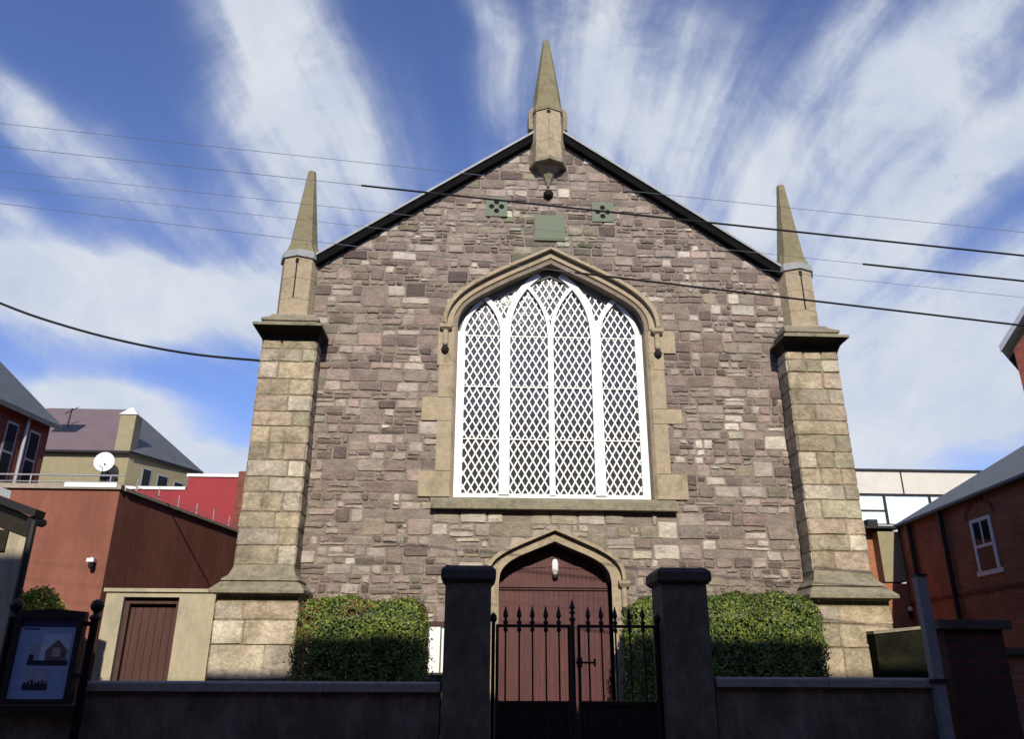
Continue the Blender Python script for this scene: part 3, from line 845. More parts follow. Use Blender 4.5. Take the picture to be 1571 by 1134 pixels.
# ------------------------------------------------------------------ hedges and shrub
def leaf_blob(mb, rnd, n, fn, size, mats):
    for _ in range(n):
        p, nrm = fn(rnd)
        d = (nrm + Vector((rnd.uniform(-.9, .9), rnd.uniform(-.9, .9), rnd.uniform(-.6, .9)))).normalized()
        a = d.orthogonal().normalized(); ang = rnd.uniform(0, 2 * pi); b = d.cross(a)
        t = a * cos(ang) + b * sin(ang); w = d.cross(t); L = size * rnd.uniform(.7, 1.35); Wd = L * rnd.uniform(.38, .55)
        mi = mats(rnd, p)
        i = len(mb.v)
        mb.v += [tuple(p - t * L * .5), tuple(p + w * Wd * .5 + d * L * .06), tuple(p + t * L * .55 - d * L * .1), tuple(p - w * Wd * .5 + d * L * .06)]
        mb.f += [(i, i + 1, i + 2), (i, i + 2, i + 3)]; mb.c += [None, None]; mb.mi += [mi, mi]


def hedge(x0, x1, y0, y1, zt, label, seed, red, n=30000):
    t = thing('hedge', label, 'hedge', ((x0 + x1) / 2, (y0 + y1) / 2, 0), 'clipped hedges in front of the church')
    r = random.Random(seed); ex = 8.0
    cx_, cy_, hx, hy, hz = (x0 + x1) / 2, (y0 + y1) / 2, (x1 - x0) / 2, (y1 - y0) / 2, zt / 2
    def surf(r):
        q = r.random()
        while True:
            v = Vector((r.uniform(-1, 1), r.uniform(-1, 1), r.uniform(-1, 1)))
            k = r.random()
            if k < .50: v.y = -1
            elif k < .72: v.z = 1
            elif k < .84: v.x = -1
            elif k < .96: v.x = 1
            else: v.y = 1
            s = (abs(v.x) ** ex + abs(v.y) ** ex + abs(v.z) ** ex) ** (1 / ex); v /= s
            p = Vector((cx_ + v.x * hx, cy_ + v.y * hy, hz + v.z * hz))
            if p.z < .9 and r.random() < .6: continue
            nrm = Vector((v.x ** 7 / hx, v.y ** 7 / hy, v.z ** 7 / hz)).normalized()
            bumpn = noise.noise(p * 1.7) * .13 + noise.noise(p * 5.5) * .075
            if r.random() < .06: bumpn += r.uniform(0, .12)
            p += nrm * (bumpn - r.uniform(0, 1) ** 1.6 * .16)
            return p, nrm
    mb = MB()
    def mm(r, p):
        k = r.random(); q = noise.noise(p * 4)
        if k < red and (p.x < x0 + .35 or p.z > zt - .3) and noise.noise(p * 1.6 + Vector((5, 0, 0))) > .02: return 2
        return 1 if k < .45 - q * .5 else 0
    leaf_blob(mb, r, n, surf, .052, mm)
    mb.build('foliage', [leaf_a, leaf_b, leaf_r], t, recalc=False)
    mb = MB(); ring = []
    k = .80
    for zz, e in ((0.05, .6), (.4, .74), (zt - .6, .74), (zt - .38, .62), (zt - .32, .4)):
        ring.append([(cx_ + hx * e * sx, cy_ + hy * e * sy, zz) for sx, sy in ((-1, -.7), (-.9, -1), (.9, -1), (1, -.7), (1, .7), (.9, 1), (-.9, 1), (-1, .7))])
    mb.loft(ring); mb.build('branches', twig, t)


hedge(-4.20, -2.18, -1.55, -.45, 2.63, 'clipped hedge with a few reddish leaves between the left pilaster and the doorway', 3, .28, 30000)
hedge(1.02, 4.20, -1.55, -.45, 2.70, 'longer clipped green hedge between the doorway and the right pilaster', 4, .06, 44000)
t = thing('shrub', 'yellow green sunlit shrub showing above the blue notice board', 'shrub', (-7.75, -2.2, 0))
mb = MB(); rr_ = random.Random(8)
def sfn(r):
    v = Vector((r.gauss(0, 1), r.gauss(0, 1), r.gauss(0, 1))).normalized(); p = Vector((-7.75 + v.x * .5, -2.2 + v.y * .35, 2.24 + v.z * .42))
    return p + v * (noise.noise(p * 4) * .15 - r.random() * .15), v
leaf_blob(mb, rr_, 5000, sfn, .06, lambda r, p: 0 if r.random() < .95 else 1)
mb.build('foliage', [leaf_y, leaf_a], t, recalc=False)
mb = MB(); mb.tube([(-7.75, -2.2, 0), (-7.73, -2.18, 1.0), (-7.75, -2.2, 2.0)], [.03, .025, .01], 6)
for a in (0.3, 2.2, 4.1): mb.tube([(-7.74, -2.19, .9), (-7.75 + .3 * cos(a), -2.2 + .2 * sin(a), 2.0)], [.018, .006], 5)
mb.build('stem', twig, t)

# ------------------------------------------------------------------ notices
t = thing('notice_board', 'blue poster notice board in a black frame on two ball topped posts at lower left', 'notice board', (-5.3, -6.5, 0))
NY = -6.5
for x in (-5.665, -4.93):
    mb = MB(); mb.lathe(x, NY, [(.034, 0), (.034, 2.0), (.05, 2.01), (.05, 2.035), (.026, 2.05), (.026, 2.075), (.05, 2.095), (.062, 2.13), (.05, 2.168), (.02, 2.187), (.001, 2.19)], 12); mb.build('post', iron, t, smooth=True)
mb = MB()
mb.box(-5.63, -5.575, NY - .04, NY + .04, 1.28, 2.06); mb.box(-5.065, -5.01, NY - .04, NY + .04, 1.28, 2.06); mb.box(-5.575, -5.065, NY - .04, NY + .04, 1.28, 1.325); mb.box(-5.575, -5.065, NY - .04, NY + .04, 2.015, 2.06)
mb.band([(-5.63, 2.061), (-5.32, 2.061), (-5.01, 2.061)], [(-5.63, 2.075), (-5.32, 2.10), (-5.01, 2.075)], NY - .03, NY + .03)
for z in (1.5, 1.95): mb.box(-5.65, -5.63, NY - .02, NY + .02, z, z + .04); mb.box(-5.01, -4.94, NY - .02, NY + .02, z, z + .04)
mb.build('frame', iron, t)
mb = MB(); mb.box(-5.575, -5.065, NY - .01, NY + .03, 1.325, 2.015); po = mb.build('poster', poster_blue, t)
pd = mat('poster header', (.035, .05, .12), .35, .1, 3); pl = mat('poster cloud print', (.50, .60, .66), .4, .2, 9); pn = mat('poster stone print', (.17, .12, .11), .4, .3, 14); pw = mat('poster window print', (.42, .36, .34), .4, .1, 9); pk = mat('poster dark print', (.025, .03, .05), .4, .3, 12); pg = mat('poster grey print', (.34, .38, .44), .4, .2, 9)
mb = MB(); y = NY - .0115
def pq(x0, x1, z0, z1, mi, dy=0): mb.box(x0, x1, y - .0006 - dy, y + .001, z0, z1, mi=mi)
pq(-5.575, -5.065, 1.94, 2.015, 0); pq(-5.54, -5.40, 1.915, 1.93, 0)
pq(-5.36, -5.10, 1.62, 1.88, 1)
pq(-5.46, -5.37, 1.62, 1.80, 5)
mb.plate([(-5.31, 1.62), (-5.12, 1.62), (-5.12, 1.74), (-5.215, 1.83), (-5.31, 1.74)], [], y - .0014, y); 
for i in range(len(mb.mi)):
    pass
k = len(mb.mi); 
for i in range(k - 5 - 3, k): mb.mi[i] = 2
pq(-5.25, -5.18, 1.68, 1.76, 3, .002); pq(-5.46, -5.10, 1.61, 1.65, 4, .003); pq(-5.45, -5.41, 1.65, 1.70, 4, .003)
pq(-5.46, -5.24, 1.42, 1.585, 5); pq(-5.46, -5.24, 1.40, 1.45, 4, .001)
for i in range(7): pq(-5.45 + i * .03, -5.43 + i * .03, 1.45, 1.465 + .01 * (i % 3), 4, .001)
mb.build('poster_pictures', [pd, pl, pn, pw, pk, pg], po)
t = thing('notice_stand', 'brown timber notice stand with a white paper sheet just left of the left gate pier', 'notice board', (-2.0, -.52, 0))
ny = -.52
mb = MB()
for x in (-2.235, -1.62): mb.box(x - .03, x + .03, ny, ny + .06, 0, 2.36); mb.loft([[(x - .03, ny, 2.36), (x + .03, ny, 2.36), (x + .03, ny + .06, 2.36), (x - .03, ny + .06, 2.36)], [(x - .004, ny + .03, 2.44), (x + .004, ny + .03, 2.44), (x + .004, ny + .034, 2.44), (x - .004, ny + .034, 2.44)]])
mb.box(-2.204, -1.651, ny + .01, ny + .05, 2.26, 2.33); mb.build('timber_frame', brown_door, t)
mb = MB(); mb.box(-2.204, -1.651, ny + .02, ny + .04, 1.50, 2.26); mb.build('backboard', dark_cap, t)
mb = MB(); mb.box(-2.17, -1.98, ny + .008, ny + .0185, 1.53, 2.24); mb.box(-1.955, -1.72, ny + .008, ny + .0185, 1.53, 2.22); mb.build('paper_sheet', paper, t)

# ------------------------------------------------------------------ left side neighbours
t = thing('gateway_wall', 'buff rendered wall with a brown boarded door joining the left pilaster plinth', 'wall', (-6.7, -.3, 0))
mb = MB(); mb.plate([(-7.62, 0), (-7.32, 0), (-7.32, 2.70), (-6.40, 2.70), (-6.40, 0), (-5.80, 0), (-5.80, 2.78), (-7.62, 2.78)], [], -.3, .05); mb.build('wall_body', beige, t)
mb = MB(); mb.box(-7.66, -5.80, -.34, .09, 2.783, 2.84); mb.build('coping', beige, t)
mb = MB(); mb.box(-7.31, -6.41, -.08, -.04, 0, 2.69)
for i in range(7): mb.box(-7.30 + i * .127, -7.185 + i * .127, -.10, -.08, .05, 2.55)
dd_ = mb.build('door', brown_door, t)
mb = MB(); mb.box(-7.319, -7.25, -.2, -.11, 0, 2.69); mb.box(-6.47, -6.401, -.2, -.11, 0, 2.69); mb.box(-7.249, -6.471, -.2, -.11, 2.6, 2.699); mb.build('door_frame', brown_door, dd_)

# terracotta flat roofed building
A = Vector((-8.75, 2.0)); dr = Vector((sin(R(9.2)), cos(R(9.2)))); Bp = A + dr * 9.0
t = thing('flat_roofed_building', 'terracotta rendered flat roofed building with rooftop railing left of the church', 'building', (-10, 5, 0))
mb = MB()
mb.loft([[(-17, 2, 0), (A.x, A.y, 0), (Bp.x, Bp.y, 0), (-17, Bp.y, 0)], [(-17, 2, 5.0), (A.x, A.y, 5.0), (Bp.x, Bp.y, 5.0), (-17, Bp.y, 5.0)]])
mb.build('wall', terracotta, t)
mb = MB(); o = .05
mb.box(-17, A.x + .04, 1.94, 2.12, 5.001, 5.10)
n = Vector((dr.y, -dr.x))
p1, p2 = A + n * .05, Bp + n * .05; p3, p4 = Bp - n * .15, A - n * .15 + dr * .13
p1 = p1 + dr * .121
mb.loft([[(p.x, p.y, 5.001) for p in (p1, p2, p3, p4)], [(p.x, p.y, 5.07) for p in (p1, p2, p3, p4)]])
mb.build('parapet_trim', coping_m, t)
mb = MB(); mb.box(-9.85, A.x - .05, 1.92, 1.938, 5.03, 5.13); mb.build('white_fascia', white_trim, t)
mb = MB()
mb.tube([(-17, 2.3, 5.36), (A.x - .1, 2.3, 5.36)], .018, 6); mb.tube([(-17, 2.3, 5.22), (A.x - .1, 2.3, 5.22)], .012, 6)
x = -16.5
while x < A.x: mb.tube([(x, 2.3, 5.0), (x, 2.3, 5.37)], .015, 6); x += .82
for k in range(10):
    p = A + dr * (.75 + k * .88) - n * .12; mb.tube([(p.x, p.y, 5.0), (p.x, p.y, 5.40)], .014, 6)
a0 = A + dr * .3 - n * .12; b0 = Bp - n * .12
mb.tube([(a0.x, a0.y, 5.22), (b0.x, b0.y, 5.22)], .007, 5)
mb.build('roof_railing', rail_m, t)
t = thing('security_light', 'small white security light on the terracotta wall above the buff wall', 'light', (-9.0, 1.95, 3.5))
mb = MB(); mb.box(-9.08, -8.94, 1.84, 1.99, 3.53, 3.60); mb.lathe(-9.01, 1.9, [(.02, 3.62), (.055, 3.58), (.06, 3.53)], 10); mb.build('housing', white_trim, t)
mb = MB(); mb.lathe(-8.99, 1.88, [(.02, 3.40), (.05, 3.43), (.055, 3.5), (.03, 3.528)], 10); mb.build('sensor', pipe_m, t)

t = thing('crimson_building', 'bright crimson clad building with white roof edge behind the terracotta one', 'building', (-11, 12, 0))
mb = MB(); mb.box(-11.08, -9.43, 12, 16, 0, 7.56); mb.box(-14.2, -11.081, 12.05, 16, 0, 7.12); mb.build('wall', crimson, t)
mb = MB(); mb.box(-11.14, -9.43, 11.95, 16, 7.562, 7.66); mb.box(-14.25, -11.141, 12, 16, 7.122, 7.22); mb.build('roof_edge', white_trim, t)
mb = MB(); mb.box(-9.42, -8.6, 11.9, 16, 0, 7.75); mb.build('end_pier', red_brick_dark, t)

# ochre building with purple slate roof
E1 = Vector((-20.5, 16, 9.5)); E2 = Vector((-14.95, 16, 9.5)); E3 = Vector((-13.35, 19.05, 9.5)); R2 = Vector((-16.93, 20, 12.4)); R1 = Vector((-20.7, 20, 12.4))
t = thing('ochre_building', 'ochre rendered house with purple slate hipped roof, behind the terracotta building', 'house', (-16, 18, 0))
mb = MB(); E4 = Vector((-20.5, 24.5, 9.5))
mb.loft([[(p.x, p.y, 0) for p in (E1, E2, E3, E4)], [(p.x, p.y, 9.42) for p in (E1, E2, E3, E4)]]); mb.build('wall', olive, t)
mb = MB(); dz = Vector((0, 0, .0)); ov = Vector((0, -.25, -.1))
mb.mesh([E1 + ov, E2 + ov + Vector((.1, 0, 0)), R2, R1], [(0, 1, 2, 3)]); mb.mesh([E1 + ov - Vector((0, 0, .08)), E2 + ov + Vector((.1, 0, -.08)), E2 + ov + Vector((.1, 0, 0)), E1 + ov], [(0, 1, 2, 3)], mi=1)
rf = mb.build('front_roof', [purple_slate, pipe_m], t, recalc=False)
mb = MB(); e2 = E2 + ov + Vector((.12, 0, 0)); e3 = E3 + Vector((.2, .2, -.1))
mb.mesh([e2, e3, R2], [(0, 1, 2)]); mb.mesh([e2 - Vector((0, 0, .1)), e3 - Vector((0, 0, .1)), e3, e2], [(0, 1, 2, 3)], mi=1)
mb.mesh([e3, E4, R2], [(0, 1, 2)])
mb.mesh([E1 + ov, E4, R1], [(0, 1, 2)]); mb.mesh([E4, R2, R1], [(0, 1, 2)])
mb.build('side_roof', [grey_slate, pipe_m], t, recalc=False)
mb = MB(); mb.box(-15.45, -14.85, 15.75, 16.35, 9.4, 10.85); mb.build('chimney', olive, t)
mb = MB(); mb.loft([[(-15.5, 15.7, 10.86), (-14.8, 15.7, 10.86), (-14.8, 16.4, 10.86), (-15.5, 16.4, 10.86)], [(-15.2, 15.95, 11.2), (-15.1, 15.95, 11.2), (-15.1, 16.1, 11.2), (-15.2, 16.1, 11.2)]]); mb.build('chimney_cap', white_trim, t)
dv = (E3 - E2).normalized(); nv = Vector((dv.y, -dv.x, 0))
for s0, s1, z0, z1 in ((.75, 1.1, 7.4, 8.9), (1.5, 1.95, 7.4, 8.8), (2.35, 2.75, 7.4, 8.7)):
    mb = MB(); a, b = E2 + dv * s0 + nv * .02, E2 + dv * s1 + nv * .02
    def qd(a, b, z0, z1, th, m_=0): mb.loft([[(a.x, a.y, z0), (b.x, b.y, z0), ((b - nv * th).x, (b - nv * th).y, z0), ((a - nv * th).x, (a - nv * th).y, z0)], [(a.x, a.y, z1), (b.x, b.y, z1), ((b - nv * th).x, (b - nv * th).y, z1), ((a - nv * th).x, (a - nv * th).y, z1)]])
    qd(a - dv * .05, b + dv * .05, z0 - .06, z1 + .05, .04)
    w = mb.build('window', rail_m, t)
    mb = MB(); qd(a + nv * .01, b + nv * .01, z0, z1, .009); mb.build('pane', glass_d, w)
mb = MB(); mb.tube([(-18.55, 17.9, 11.0), (-18.5, 17.9, 11.75)], .03, 5); mb.tube([(-18.75, 17.9, 11.5), (-18.25, 17.9, 11.8)], .02, 5); mb.build('aerial', pipe_m, t)
mb = MB(); sk = (R1 - E1).normalized(); mb.mesh([Vector((-18.9, 17.4, 10.57)), Vector((-17.9, 17.4, 10.57)), Vector((-17.9, 18.1, 11.1)), Vector((-18.9, 18.1, 11.1))], [(0, 1, 2, 3)])
mb.build('rooflight', glass_d, t, recalc=False)
t = thing('satellite_dish', 'white satellite dish on the front of the ochre house', 'satellite dish', (-15.5, 15.7, 8.8))
mb = MB(); mb.lathe(0, 0, [(.01, .10), (.2, .07), (.36, 0.0), (.38, .0), (.2, .09), (.01, .12)], 20)
mt_ = Matrix.Translation((-15.55, 15.35, 8.85)) @ Matrix.Rotation(R(15), 4, 'Z') @ Matrix.Rotation(R(80), 4, 'X') @ Matrix.Diagonal((.95, 1.05, -1, 1))
mb.v = [tuple(mt_ @ Vector(p)) for p in mb.v]; mb.build('dish', white_trim, t, smooth=True)
mb = MB(); mb.tube([(-15.55, 15.4, 8.8), (-15.4, 15.6, 8.4), (-15.4, 16.0, 8.3)], .03, 6); mb.tube([(-15.55, 15.38, 8.6), (-15.5, 14.9, 8.6)], .015, 5); mb.box(-15.75, -15.2, 15.7, 15.99, 7.9, 8.35); mb.build('bracket', pipe_m, t)

# dark red brick house far left
a = R(8.0); dr2 = Vector((sin(a), cos(a))); P0 = Vector((-13.75, 8.0)); n2 = Vector((dr2.y, -dr2.x))
t = thing('red_brick_house', 'dark red brick house with grey slate roof at the far left edge', 'house', (-16, 6, 0))
def pt(s, o, z): q = P0 + dr2 * s + n2 * o; return Vector((q.x, q.y, z))
mb = MB(); mb.loft([[pt(-9, 0, 0), pt(0, 0, 0), pt(0, -8, 0), pt(-9, -8, 0)], [pt(-9, 0, 8.2), pt(0, 0, 8.2), pt(0, -8, 8.2), pt(-9, -8, 8.2)]])
mb.mesh([pt(0, 0, 8.2), pt(0, -8, 8.2), pt(0, -4, 11.5)], [(0, 1, 2)]); mb.mesh([pt(-9, 0, 8.2), pt(-9, -8, 8.2), pt(-9, -4, 11.5)], [(0, 1, 2)])
mb.build('wall', red_brick_dark, t)
mb = MB()
for q0, q1 in (((.25, 8.1), (-4, 11.75)), ((-8.25, 8.1), (-4, 11.75))):
    vs = [pt(-9.2, q0[0], q0[1]), pt(.2, q0[0], q0[1]), pt(.2, q1[0], q1[1]), pt(-9.2, q1[0], q1[1])]; lo = [v - Vector((0, 0, .14)) for v in vs]
    mb.loft([lo, vs])
mb.build('roof', grey_slate, t)
for s in (-.55, -1.45):
    mb = MB(); mb.loft([[pt(s - .22, .02, 6.1), pt(s + .22, .02, 6.1), pt(s + .22, -.05, 6.1), pt(s - .22, -.05, 6.1)], [pt(s - .22, .02, 7.75), pt(s + .22, .02, 7.75), pt(s + .22, -.05, 7.75), pt(s - .22, -.05, 7.75)]])
    w = mb.build('window', rail_m, t)
    mb = MB()
    for z0, z1 in ((6.17, 6.9), (6.97, 7.68)): mb.loft([[pt(s - .17, .03, z0), pt(s + .17, .03, z0), pt(s + .17, .021, z0), pt(s - .17, .021, z0)], [pt(s - .17, .03, z1), pt(s + .17, .03, z1), pt(s + .17, .021, z1), pt(s - .17, .021, z1)]])
    mb.build('pane', glass_d, w)
mb = MB(); q = pt(-1.0, .08, 0); mb.tube([(q.x, q.y, 3), (q.x, q.y, 8.0)], .05, 6); mb.build('drainpipe', rail_m, t)
mb = MB(); mb.mesh([pt(-2.6, -.8, 9.14), pt(-1.8, -.8, 9.14), pt(-1.8, -1.6, 9.82), pt(-2.6, -1.6, 9.82)], [(0, 1, 2, 3)]); mb.build('rooflight', rail_m, t, recalc=False)

# lean-to outbuilding close on the left
t = thing('outbuilding', 'pale rendered outbuilding with dark sloping eaves at the left edge', 'outbuilding', (-9, -2.5, 0))
mb = MB(); mb.loft([[(-12.5, -3.2, 0), (-7.49, -3.2, 0), (-8.75, -1.4, 0), (-12.5, -1.4, 0)], [(-12.5, -3.2, 5.2), (-7.49, -3.2, 3.5), (-8.75, -1.4, 3.93), (-12.5, -1.4, 5.2)]]); mb.build('wall', beige, t)
mb = MB(); mb.band([(-12.6, 5.24), (-7.42, 3.50)], [(-12.6, 5.34), (-7.40, 3.60)], -3.36, -3.1); mb.loft([[(-12.5, -3.09, 5.22), (-7.6, -3.09, 3.57), (-8.8, -1.35, 3.97), (-12.5, -1.35, 5.22)], [(-12.5, -3.09, 5.32), (-7.6, -3.09, 3.66), (-8.8, -1.35, 4.06), (-12.5, -1.35, 5.32)]]); mb.build('roof', pipe_m, t)
mb = MB(); mb.band([(-12.4, 4.92), (-7.52, 3.24)], [(-12.4, 5.12), (-7.52, 3.44)], -3.215, -3.2); mb.box(-7.95, -7.78, -3.23, -3.2, 3.05, 3.34); mb.build('dark_band', black_and_shade, t)
mb = MB(); mb.tube([(-7.45, -3.27, 0), (-7.45, -3.27, 3.45)], .05, 8); mb.tube([(-7.47, -3.30, 3.46), (-7.47, -3.0, 3.47)], .06, 8); mb.build('downpipe', pipe_m, t)
mb = MB(); mb.loft([[(-12.5, -3.0, 5.33), (-8.0, -3.0, 3.81), (-8.9, -1.5, 4.11), (-12.5, -1.5, 5.33)], [(-12.5, -3.0, 5.45), (-8.0, -3.0, 3.92), (-8.9, -1.5, 4.22), (-12.5, -1.5, 5.45)]]); mb.build('roof_covering', lead, t)

# ------------------------------------------------------------------ right side neighbours
t = thing('panelled_building', 'cream panelled modern building with strip windows behind the church at right', 'building', (22, 26, 0))
mb = MB(); mb.box(15.5, 27, 25, 35, 0, 8.53); mb.box(15.5, 27, 25, 35, 10.15, 11.33)
mb.box(24.05, 27, 25, 35, 8.531, 10.149); mb.box(15.5, 24.049, 25.35, 35, 8.531, 10.149); 
mb.build('wall', cream_panel, t)
mb = MB(); mb.box(15.4, 27.1, 24.9, 35.1, 11.332, 11.43)
for x in (20.6, 24.95): mb.box(x, x + .07, 24.975, 24.999, 10.15, 11.33)
mb.build('roof_edge', pipe_m, t)
for x0, x1, sp in ((16.2, 18.0, 0), (18.07, 19.55, 1), (19.62, 21.95, 0), (22.02, 24.0, 0)):
    mb = MB(); mb.box(x0 - .035, x1 + .035, 25.05, 25.1, 8.54, 8.6); mb.box(x0 - .035, x1 + .035, 25.05, 25.1, 10.05, 10.14); mb.box(x0 - .033, x0 + .03, 25.05, 25.1, 8.601, 10.049); mb.box(x1 - .03, x1 + .033, 25.05, 25.1, 8.601, 10.049)
    if sp: mb.box(x0 + .031, x1 - .031, 25.05, 25.1, 9.24, 9.31)
    w = mb.build('window', pipe_m, t)
    mb = MB(); mb.box(x0, x1, 25.11, 25.13, 8.56, 10.1); mb.build('pane', glass_b, w)

t = thing('annex', 'small annex with ochre panel over orange brick, seen past the right pilaster', 'annex', (10, 9, 0))
mb = MB(); mb.box(8.0, 10.69, 7.9, 10, 0, 3.88); mb.build('brick_base', orange_brick, t)
mb = MB(); mb.box(8.0, 10.69, 8.2, 10, 3.882, 5.39); mb.build('dark_cladding', brown_brick, t)
mb = MB(); mb.box(10.05, 10.685, 7.87, 8.19, 3.92, 5.32); mb.build('ochre_panel', olive, t)
mb = MB(); mb.box(7.9, 10.695, 7.75, 10.1, 5.392, 5.46); mb.box(9.86, 10.15, 7.95, 8.2, 5.461, 5.68); mb.build('roof_edge', pipe_m, t)
t = thing('wall_lamp', 'small white wall lamp on the orange brick beside the grey post', 'lamp', (10.6, 7.8, 3.1))
mb = MB(); mb.lathe(10.6, 7.8, [(.02, 3.26), (.06, 3.22), (.06, 3.15), (.03, 3.13)], 10); mb.build('lamp_head', white_trim, t)
mb = MB(); mb.box(10.57, 10.63, 7.78, 7.89, 2.95, 3.125); mb.build('lamp_base', pipe_m, t)

# long brick building on the right, its side wall running back
a = R(4.74); d3 = Vector((sin(a), cos(a))); Q0 = Vector((10.72, 8.0)); n3 = Vector((d3.y, -d3.x))
def pr(s, o, z): q = Q0 + d3 * s + n3 * o; return Vector((q.x, q.y, z))
t = thing('brick_building', 'long brown brick building with slate roof and one sash window at right', 'building', (13, 3, 0))
mb = MB(); L0 = -12.5
mb.loft([[pr(L0, 0, 0), pr(0, 0, 0), pr(0, 10, 0), pr(L0, 10, 0)], [pr(L0, 0, 5.42), pr(0, 0, 5.42), pr(0, 10, 5.42), pr(L0, 10, 5.42)]])
mb.mesh([pr(0, 0, 5.42), pr(0, 10, 5.42), pr(0, 5, 8.2)], [(0, 1, 2)]); mb.mesh([pr(L0, 0, 5.42), pr(L0, 10, 5.42), pr(L0, 5, 8.2)], [(0, 1, 2)])
mb.build('wall', brown_brick, t)
mb = MB()
for o0, o1 in ((-.08, 5), (10.22, 5)):
    vs = [pr(L0 - .2, o0, 5.52), pr(.1, o0, 5.52), pr(.1, o1, 8.38), pr(L0 - .2, o1, 8.38)]
    mb.loft([[v - Vector((0, 0, .07)) for v in vs], vs])
mb.build('roof', grey_slate, t)
mb = MB(); mb.tube([pr(L0, -.10, 5.44), pr(.0, -.10, 5.44)], .05, 8); mb.build('gutter', pipe_m, t)
def rbox(mb, s0, s1, o0, o1, z0, z1): mb.loft([[pr(s0, o0, z0), pr(s1, o0, z0), pr(s1, o1, z0), pr(s0, o1, z0)], [pr(s0, o0, z1), pr(s1, o0, z1), pr(s1, o1, z1), pr(s0, o1, z1)]])
mb = MB(); rbox(mb, -4.95, -3.85, -.03, .01, 3.66, 3.76); rbox(mb, -4.85, -4.75, -.03, .01, 3.761, 4.95); rbox(mb, -4.05, -3.95, -.03, .01, 3.761, 4.95); rbox(mb, -4.749, -4.051, -.03, .01, 4.87, 4.95); rbox(mb, -4.749, -4.051, -.03, .01, 4.28, 4.35)
rbox(mb, -4.425, -4.375, -.028, .01, 4.351, 4.869)
w = mb.build('sash_window', white_trim, t)
mb = MB(); rbox(mb, -4.75, -4.05, -.012, -.008, 3.76, 4.87); mb.build('pane', glass_d, w)
for s in (-.9, -2.75):
    mb = MB(); mb.tube([pr(s, -.08, 0.2), pr(s, -.08, 5.3), pr(s, -.10, 5.42)], .06, 8); mb.build('downpipe', pipe_m, t)
mb = MB()
for k in range(9):
    a_ = pi * k / 8; s = -4.4 + .62 * cos(a_); z = 4.98 + .32 * sin(a_); rbox(mb, s - .05, s + .05, -.02, .01, z, z + .09)
rbox(mb, -12.4, 0, -.025, .01, 3.30, 3.38)
mb.build('brick_courses', red_brick_dark, t)
mb = MB(); rbox(mb, -3.3, -2.9, -.16, -.01, 2.55, 2.64); mb.build('outlet_box', galv, t)

t = thing('tall_brick_building', 'tall red brick gabled building cut by the right edge of the photo', 'building', (34, 30, 0))
q45 = math.sqrt(.5)
def turn(mb):      # local (s, depth, z) -> world, the building stands at 45 degrees to the church
    mb.v = [(31.15 + (p[0] + p[1]) * q45 * 1.55, 29.6 + (p[1] - p[0]) * q45 * 1.55, 1.6 + (p[2] - 1.6) * 1.55 if p[2] > 1 else 0) for p in mb.v]; return mb
mb = MB(); mb.plate([(.36, 0), (9.4, 0), (9.4, 13.6), (4.9, 18.9), (.36, 13.6)], [], 0, 8); turn(mb).build('wall', red_brick_dark, t)
for a_, b_ in (((.0, 13.5), (4.9, 19.55)), ((9.8, 13.5), (4.9, 19.55))):
    mb = MB(); mb.band([a_, b_], [(a_[0], a_[1] + .22), (b_[0], b_[1] + .22)], -.5, 8.2); turn(mb).build('roof', grey_slate, t)
mb = MB(); mb.band([(-.02, 13.42), (4.9, 19.5)], [(-.02, 13.70), (4.9, 19.76)], -.56, -.501); turn(mb).build('bargeboard', rail_m, t)

t = thing('side_wall', 'low dark stone wall beside the plinth of the right pilaster', 'wall', (5.6, -1.4, 0))
mb = MB(); mb.plate([(5.21, 0), (6.3, 0), (6.3, 2.27), (5.21, 2.16)], [], -.86, -.62); mb.build('wall_body', shade_tone, t)  # body colour darkened to stand for shade on the wall
mb = MB(); mb.band([(5.19, 2.161), (6.32, 2.273)], [(5.19, 2.21), (6.32, 2.32)], -.89, -.60); mb.build('coping', mould, t)
t = thing('brick_wall', 'dark brick wall with dark coping at the lower right, beside the grey post', 'wall', (3.7, -6.1, 0))
mb = MB(); mb.box(3.30, 3.90, -6.2, -5.95, 0, 1.99); mb.build('wall_body', pier_brick, t)
mb = MB(); mb.box(3.24, 3.98, -6.25, -5.9, 1.992, 2.08); mb.build('coping', dark_cap, t)
t = thing('brick_pier', 'plain brown brick pier at the lower right edge of the photo', 'wall', (4.5, -5.8, 0))
mb = MB(); mb.box(3.905, 5.4, -6.02, -5.9, 0, 1.75); mb.build('wall_body', brown_brick, t)
mb = MB(); mb.box(3.985, 5.45, -6.07, -5.85, 1.752, 1.82); mb.build('coping', dark_cap, t)
t = thing('grey_post', 'square galvanised grey post standing at the right end of the low wall', 'post', (3.14, -6.25, 0))
mb = MB(); mb.box(2.972, 3.072, -6.46, -6.37, 0, 2.48); mb.build('shaft', galv, t)
mb = MB(); mb.box(2.95, 3.10, -6.48, -6.35, 1.49, 1.525); mb.build('collar', pipe_m, t)
mb = MB(); mb.box(2.962, 3.082, -6.47, -6.36, 2.481, 2.50); mb.build('cap', pipe_m, t)


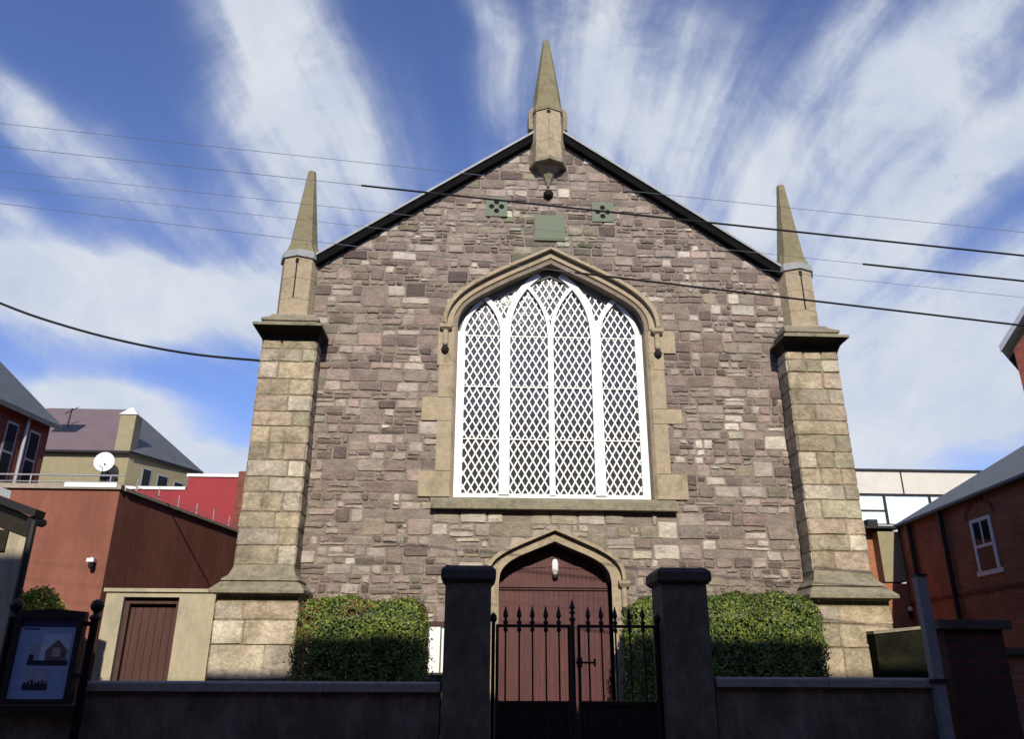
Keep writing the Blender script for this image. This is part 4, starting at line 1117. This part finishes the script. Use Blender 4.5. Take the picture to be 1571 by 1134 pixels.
# ------------------------------------------------------------------ overhead wires
def wire(p, q, sag, r, label, name='overhead_wire', m=copper, group='overhead wires', sleeve=None):
    """straight span p->q through extended ends, optional thicker sleeve between parameters"""
    p, q = Vector(p), Vector(q); e = 1.6
    a = p + (p - q) * e; b = q + (q - p) * e; n = 60
    f = lambda t: a.lerp(b, t) - Vector((0, 0, sag * (1 - (2 * t - 1) ** 2)))
    off = sag * (1 - (2 * .5 - 1) ** 2)
    g = lambda t: f(t) + Vector((0, 0, off))
    t = thing(name, label, 'cable', tuple(p), group)
    mb = MB(); mb.tube([g(i / n) for i in range(n + 1)], r, 6); mb.build('conductor', m, t)
    if sleeve:
        xs, xe = sleeve; T = lambda x: (x - a.x) / (b.x - a.x); mb = MB(); mb.tube([g(T(xs) + (T(xe) - T(xs)) * i / 30) for i in range(31)], .0125, 8); mb.build('insulating_sleeve', rubber, t)


WYY = -6.0
wire((-7.426, WYY, 7.90), (5.383, WYY, 6.745), .15, .0032, 'thin topmost wire crossing the sky above the left pinnacle')
wire((-7.348, WYY, 7.56), (5.304, WYY, 6.41), .15, .0036, 'second wire from top, with a thick black sleeve over the gable vents', sleeve=(-2.913, 22))
wire((-7.268, WYY, 7.21), (5.221, WYY, 6.055), .15, .0028, 'third wire from top, with a thick black sleeve only right of the right pinnacle', sleeve=(3.24, 22))
wire((-7.15, WYY, 6.75), (5.081, WYY, 5.455), .13, .0034, 'lowest wire, thick black where it crosses the top of the white window', sleeve=(-.3, 22))
wire((-7.2, WYY, 6.98), (5.169, WYY, 5.83), .15, .0025, 'faintest thin wire, seen in the sky between the two lowest black sleeved wires at right')
t = thing('service_cable', 'thick black sagging cable running from the left edge to the left pilaster', 'cable', (-5.6, -.3, 7.03))
pts = [(-16, -.3, 10.6), (-13, -.3, 9.13), (-10.607, -.3, 8.095), (-9.297, -.3, 7.65), (-8.026, -.3, 7.331), (-6.781, -.3, 7.12), (-5.53, -.3, 7.02)]
sm = smooth_curve([(p[0], p[2]) for p in pts], 5)
mb = MB(); mb.tube([(x, -.3, z) for x, z in sm], .024, 8); mb.build('conductor', rubber, t)
mb = MB(); mb.box(-5.56, -5.53, -.34, -.26, 6.96, 7.08); mb.build('wall_bracket', iron, t)

# ------------------------------------------------------------------ ground and street
def struct(name, mb, m): o = mb.build(name, m); o['kind'] = 'structure'; return o
mb = MB(); mb.face([(-900, -900, -.12), (900, -900, -.12), (900, 900, -.12), (-900, 900, -.12)]); struct('ground', mb, earth)
mb = MB(); mb.box(-40, 40, -5.9, 26, -.11, .0); struct('churchyard', mb, paving)
mb = MB(); mb.box(-60, 60, -8.4, -5.901, -.11, .004); struct('pavement', mb, paving)
mb = MB(); mb.box(-60, 60, -13.4, -8.4, -.119, -.10); struct('road', mb, asphalt)
mb = MB(); mb.box(-60, 60, -18.9, -13.401, -.11, .004); struct('far_pavement', mb, paving)
mb = MB(); mb.box(-60, 60, -8.5, -8.401, -.098, .012); mb.box(-60, 60, -13.4, -13.3, -.098, .012); struct('kerb', mb, coping_m)
t = thing('terrace', 'three storey brick terrace across the street, behind the viewer', 'building', (0, -23, 0))
HT = 12.15
mb = MB(); holes = []
wins = []
for k in range(-7, 8):
    for z in (1.2, 5.0, 8.6):
        x = k * 4.0; holes.append([(x - .6, z), (x + .6, z), (x + .6, z + 2.0), (x - .6, z + 2.0)]); wins.append((x, z))
mb.plate([(-31, 0), (31, 0), (31, HT), (-31, HT)], holes, -19.0, -19.3)
mb.box(-31, 31, -29, -19.35, 0, HT - .3)
mb.build('wall', brown_brick, t)
for x, z in wins:
    mb = MB(); mb.box(x - .6, x - .52, -19.2, -19.12, z, z + 2); mb.box(x + .52, x + .6, -19.2, -19.12, z, z + 2); mb.box(x - .519, x + .519, -19.2, -19.12, z + 1.92, z + 2); mb.box(x - .519, x + .519, -19.2, -19.12, z, z + .08); mb.box(x - .519, x + .519, -19.2, -19.12, z + .97, z + 1.03)
    w = mb.build('window', white_trim, t)
    mb = MB(); mb.box(x - .52, x + .52, -19.22, -19.201, z + .05, z + 1.95); mb.build('pane', glass_d, w)
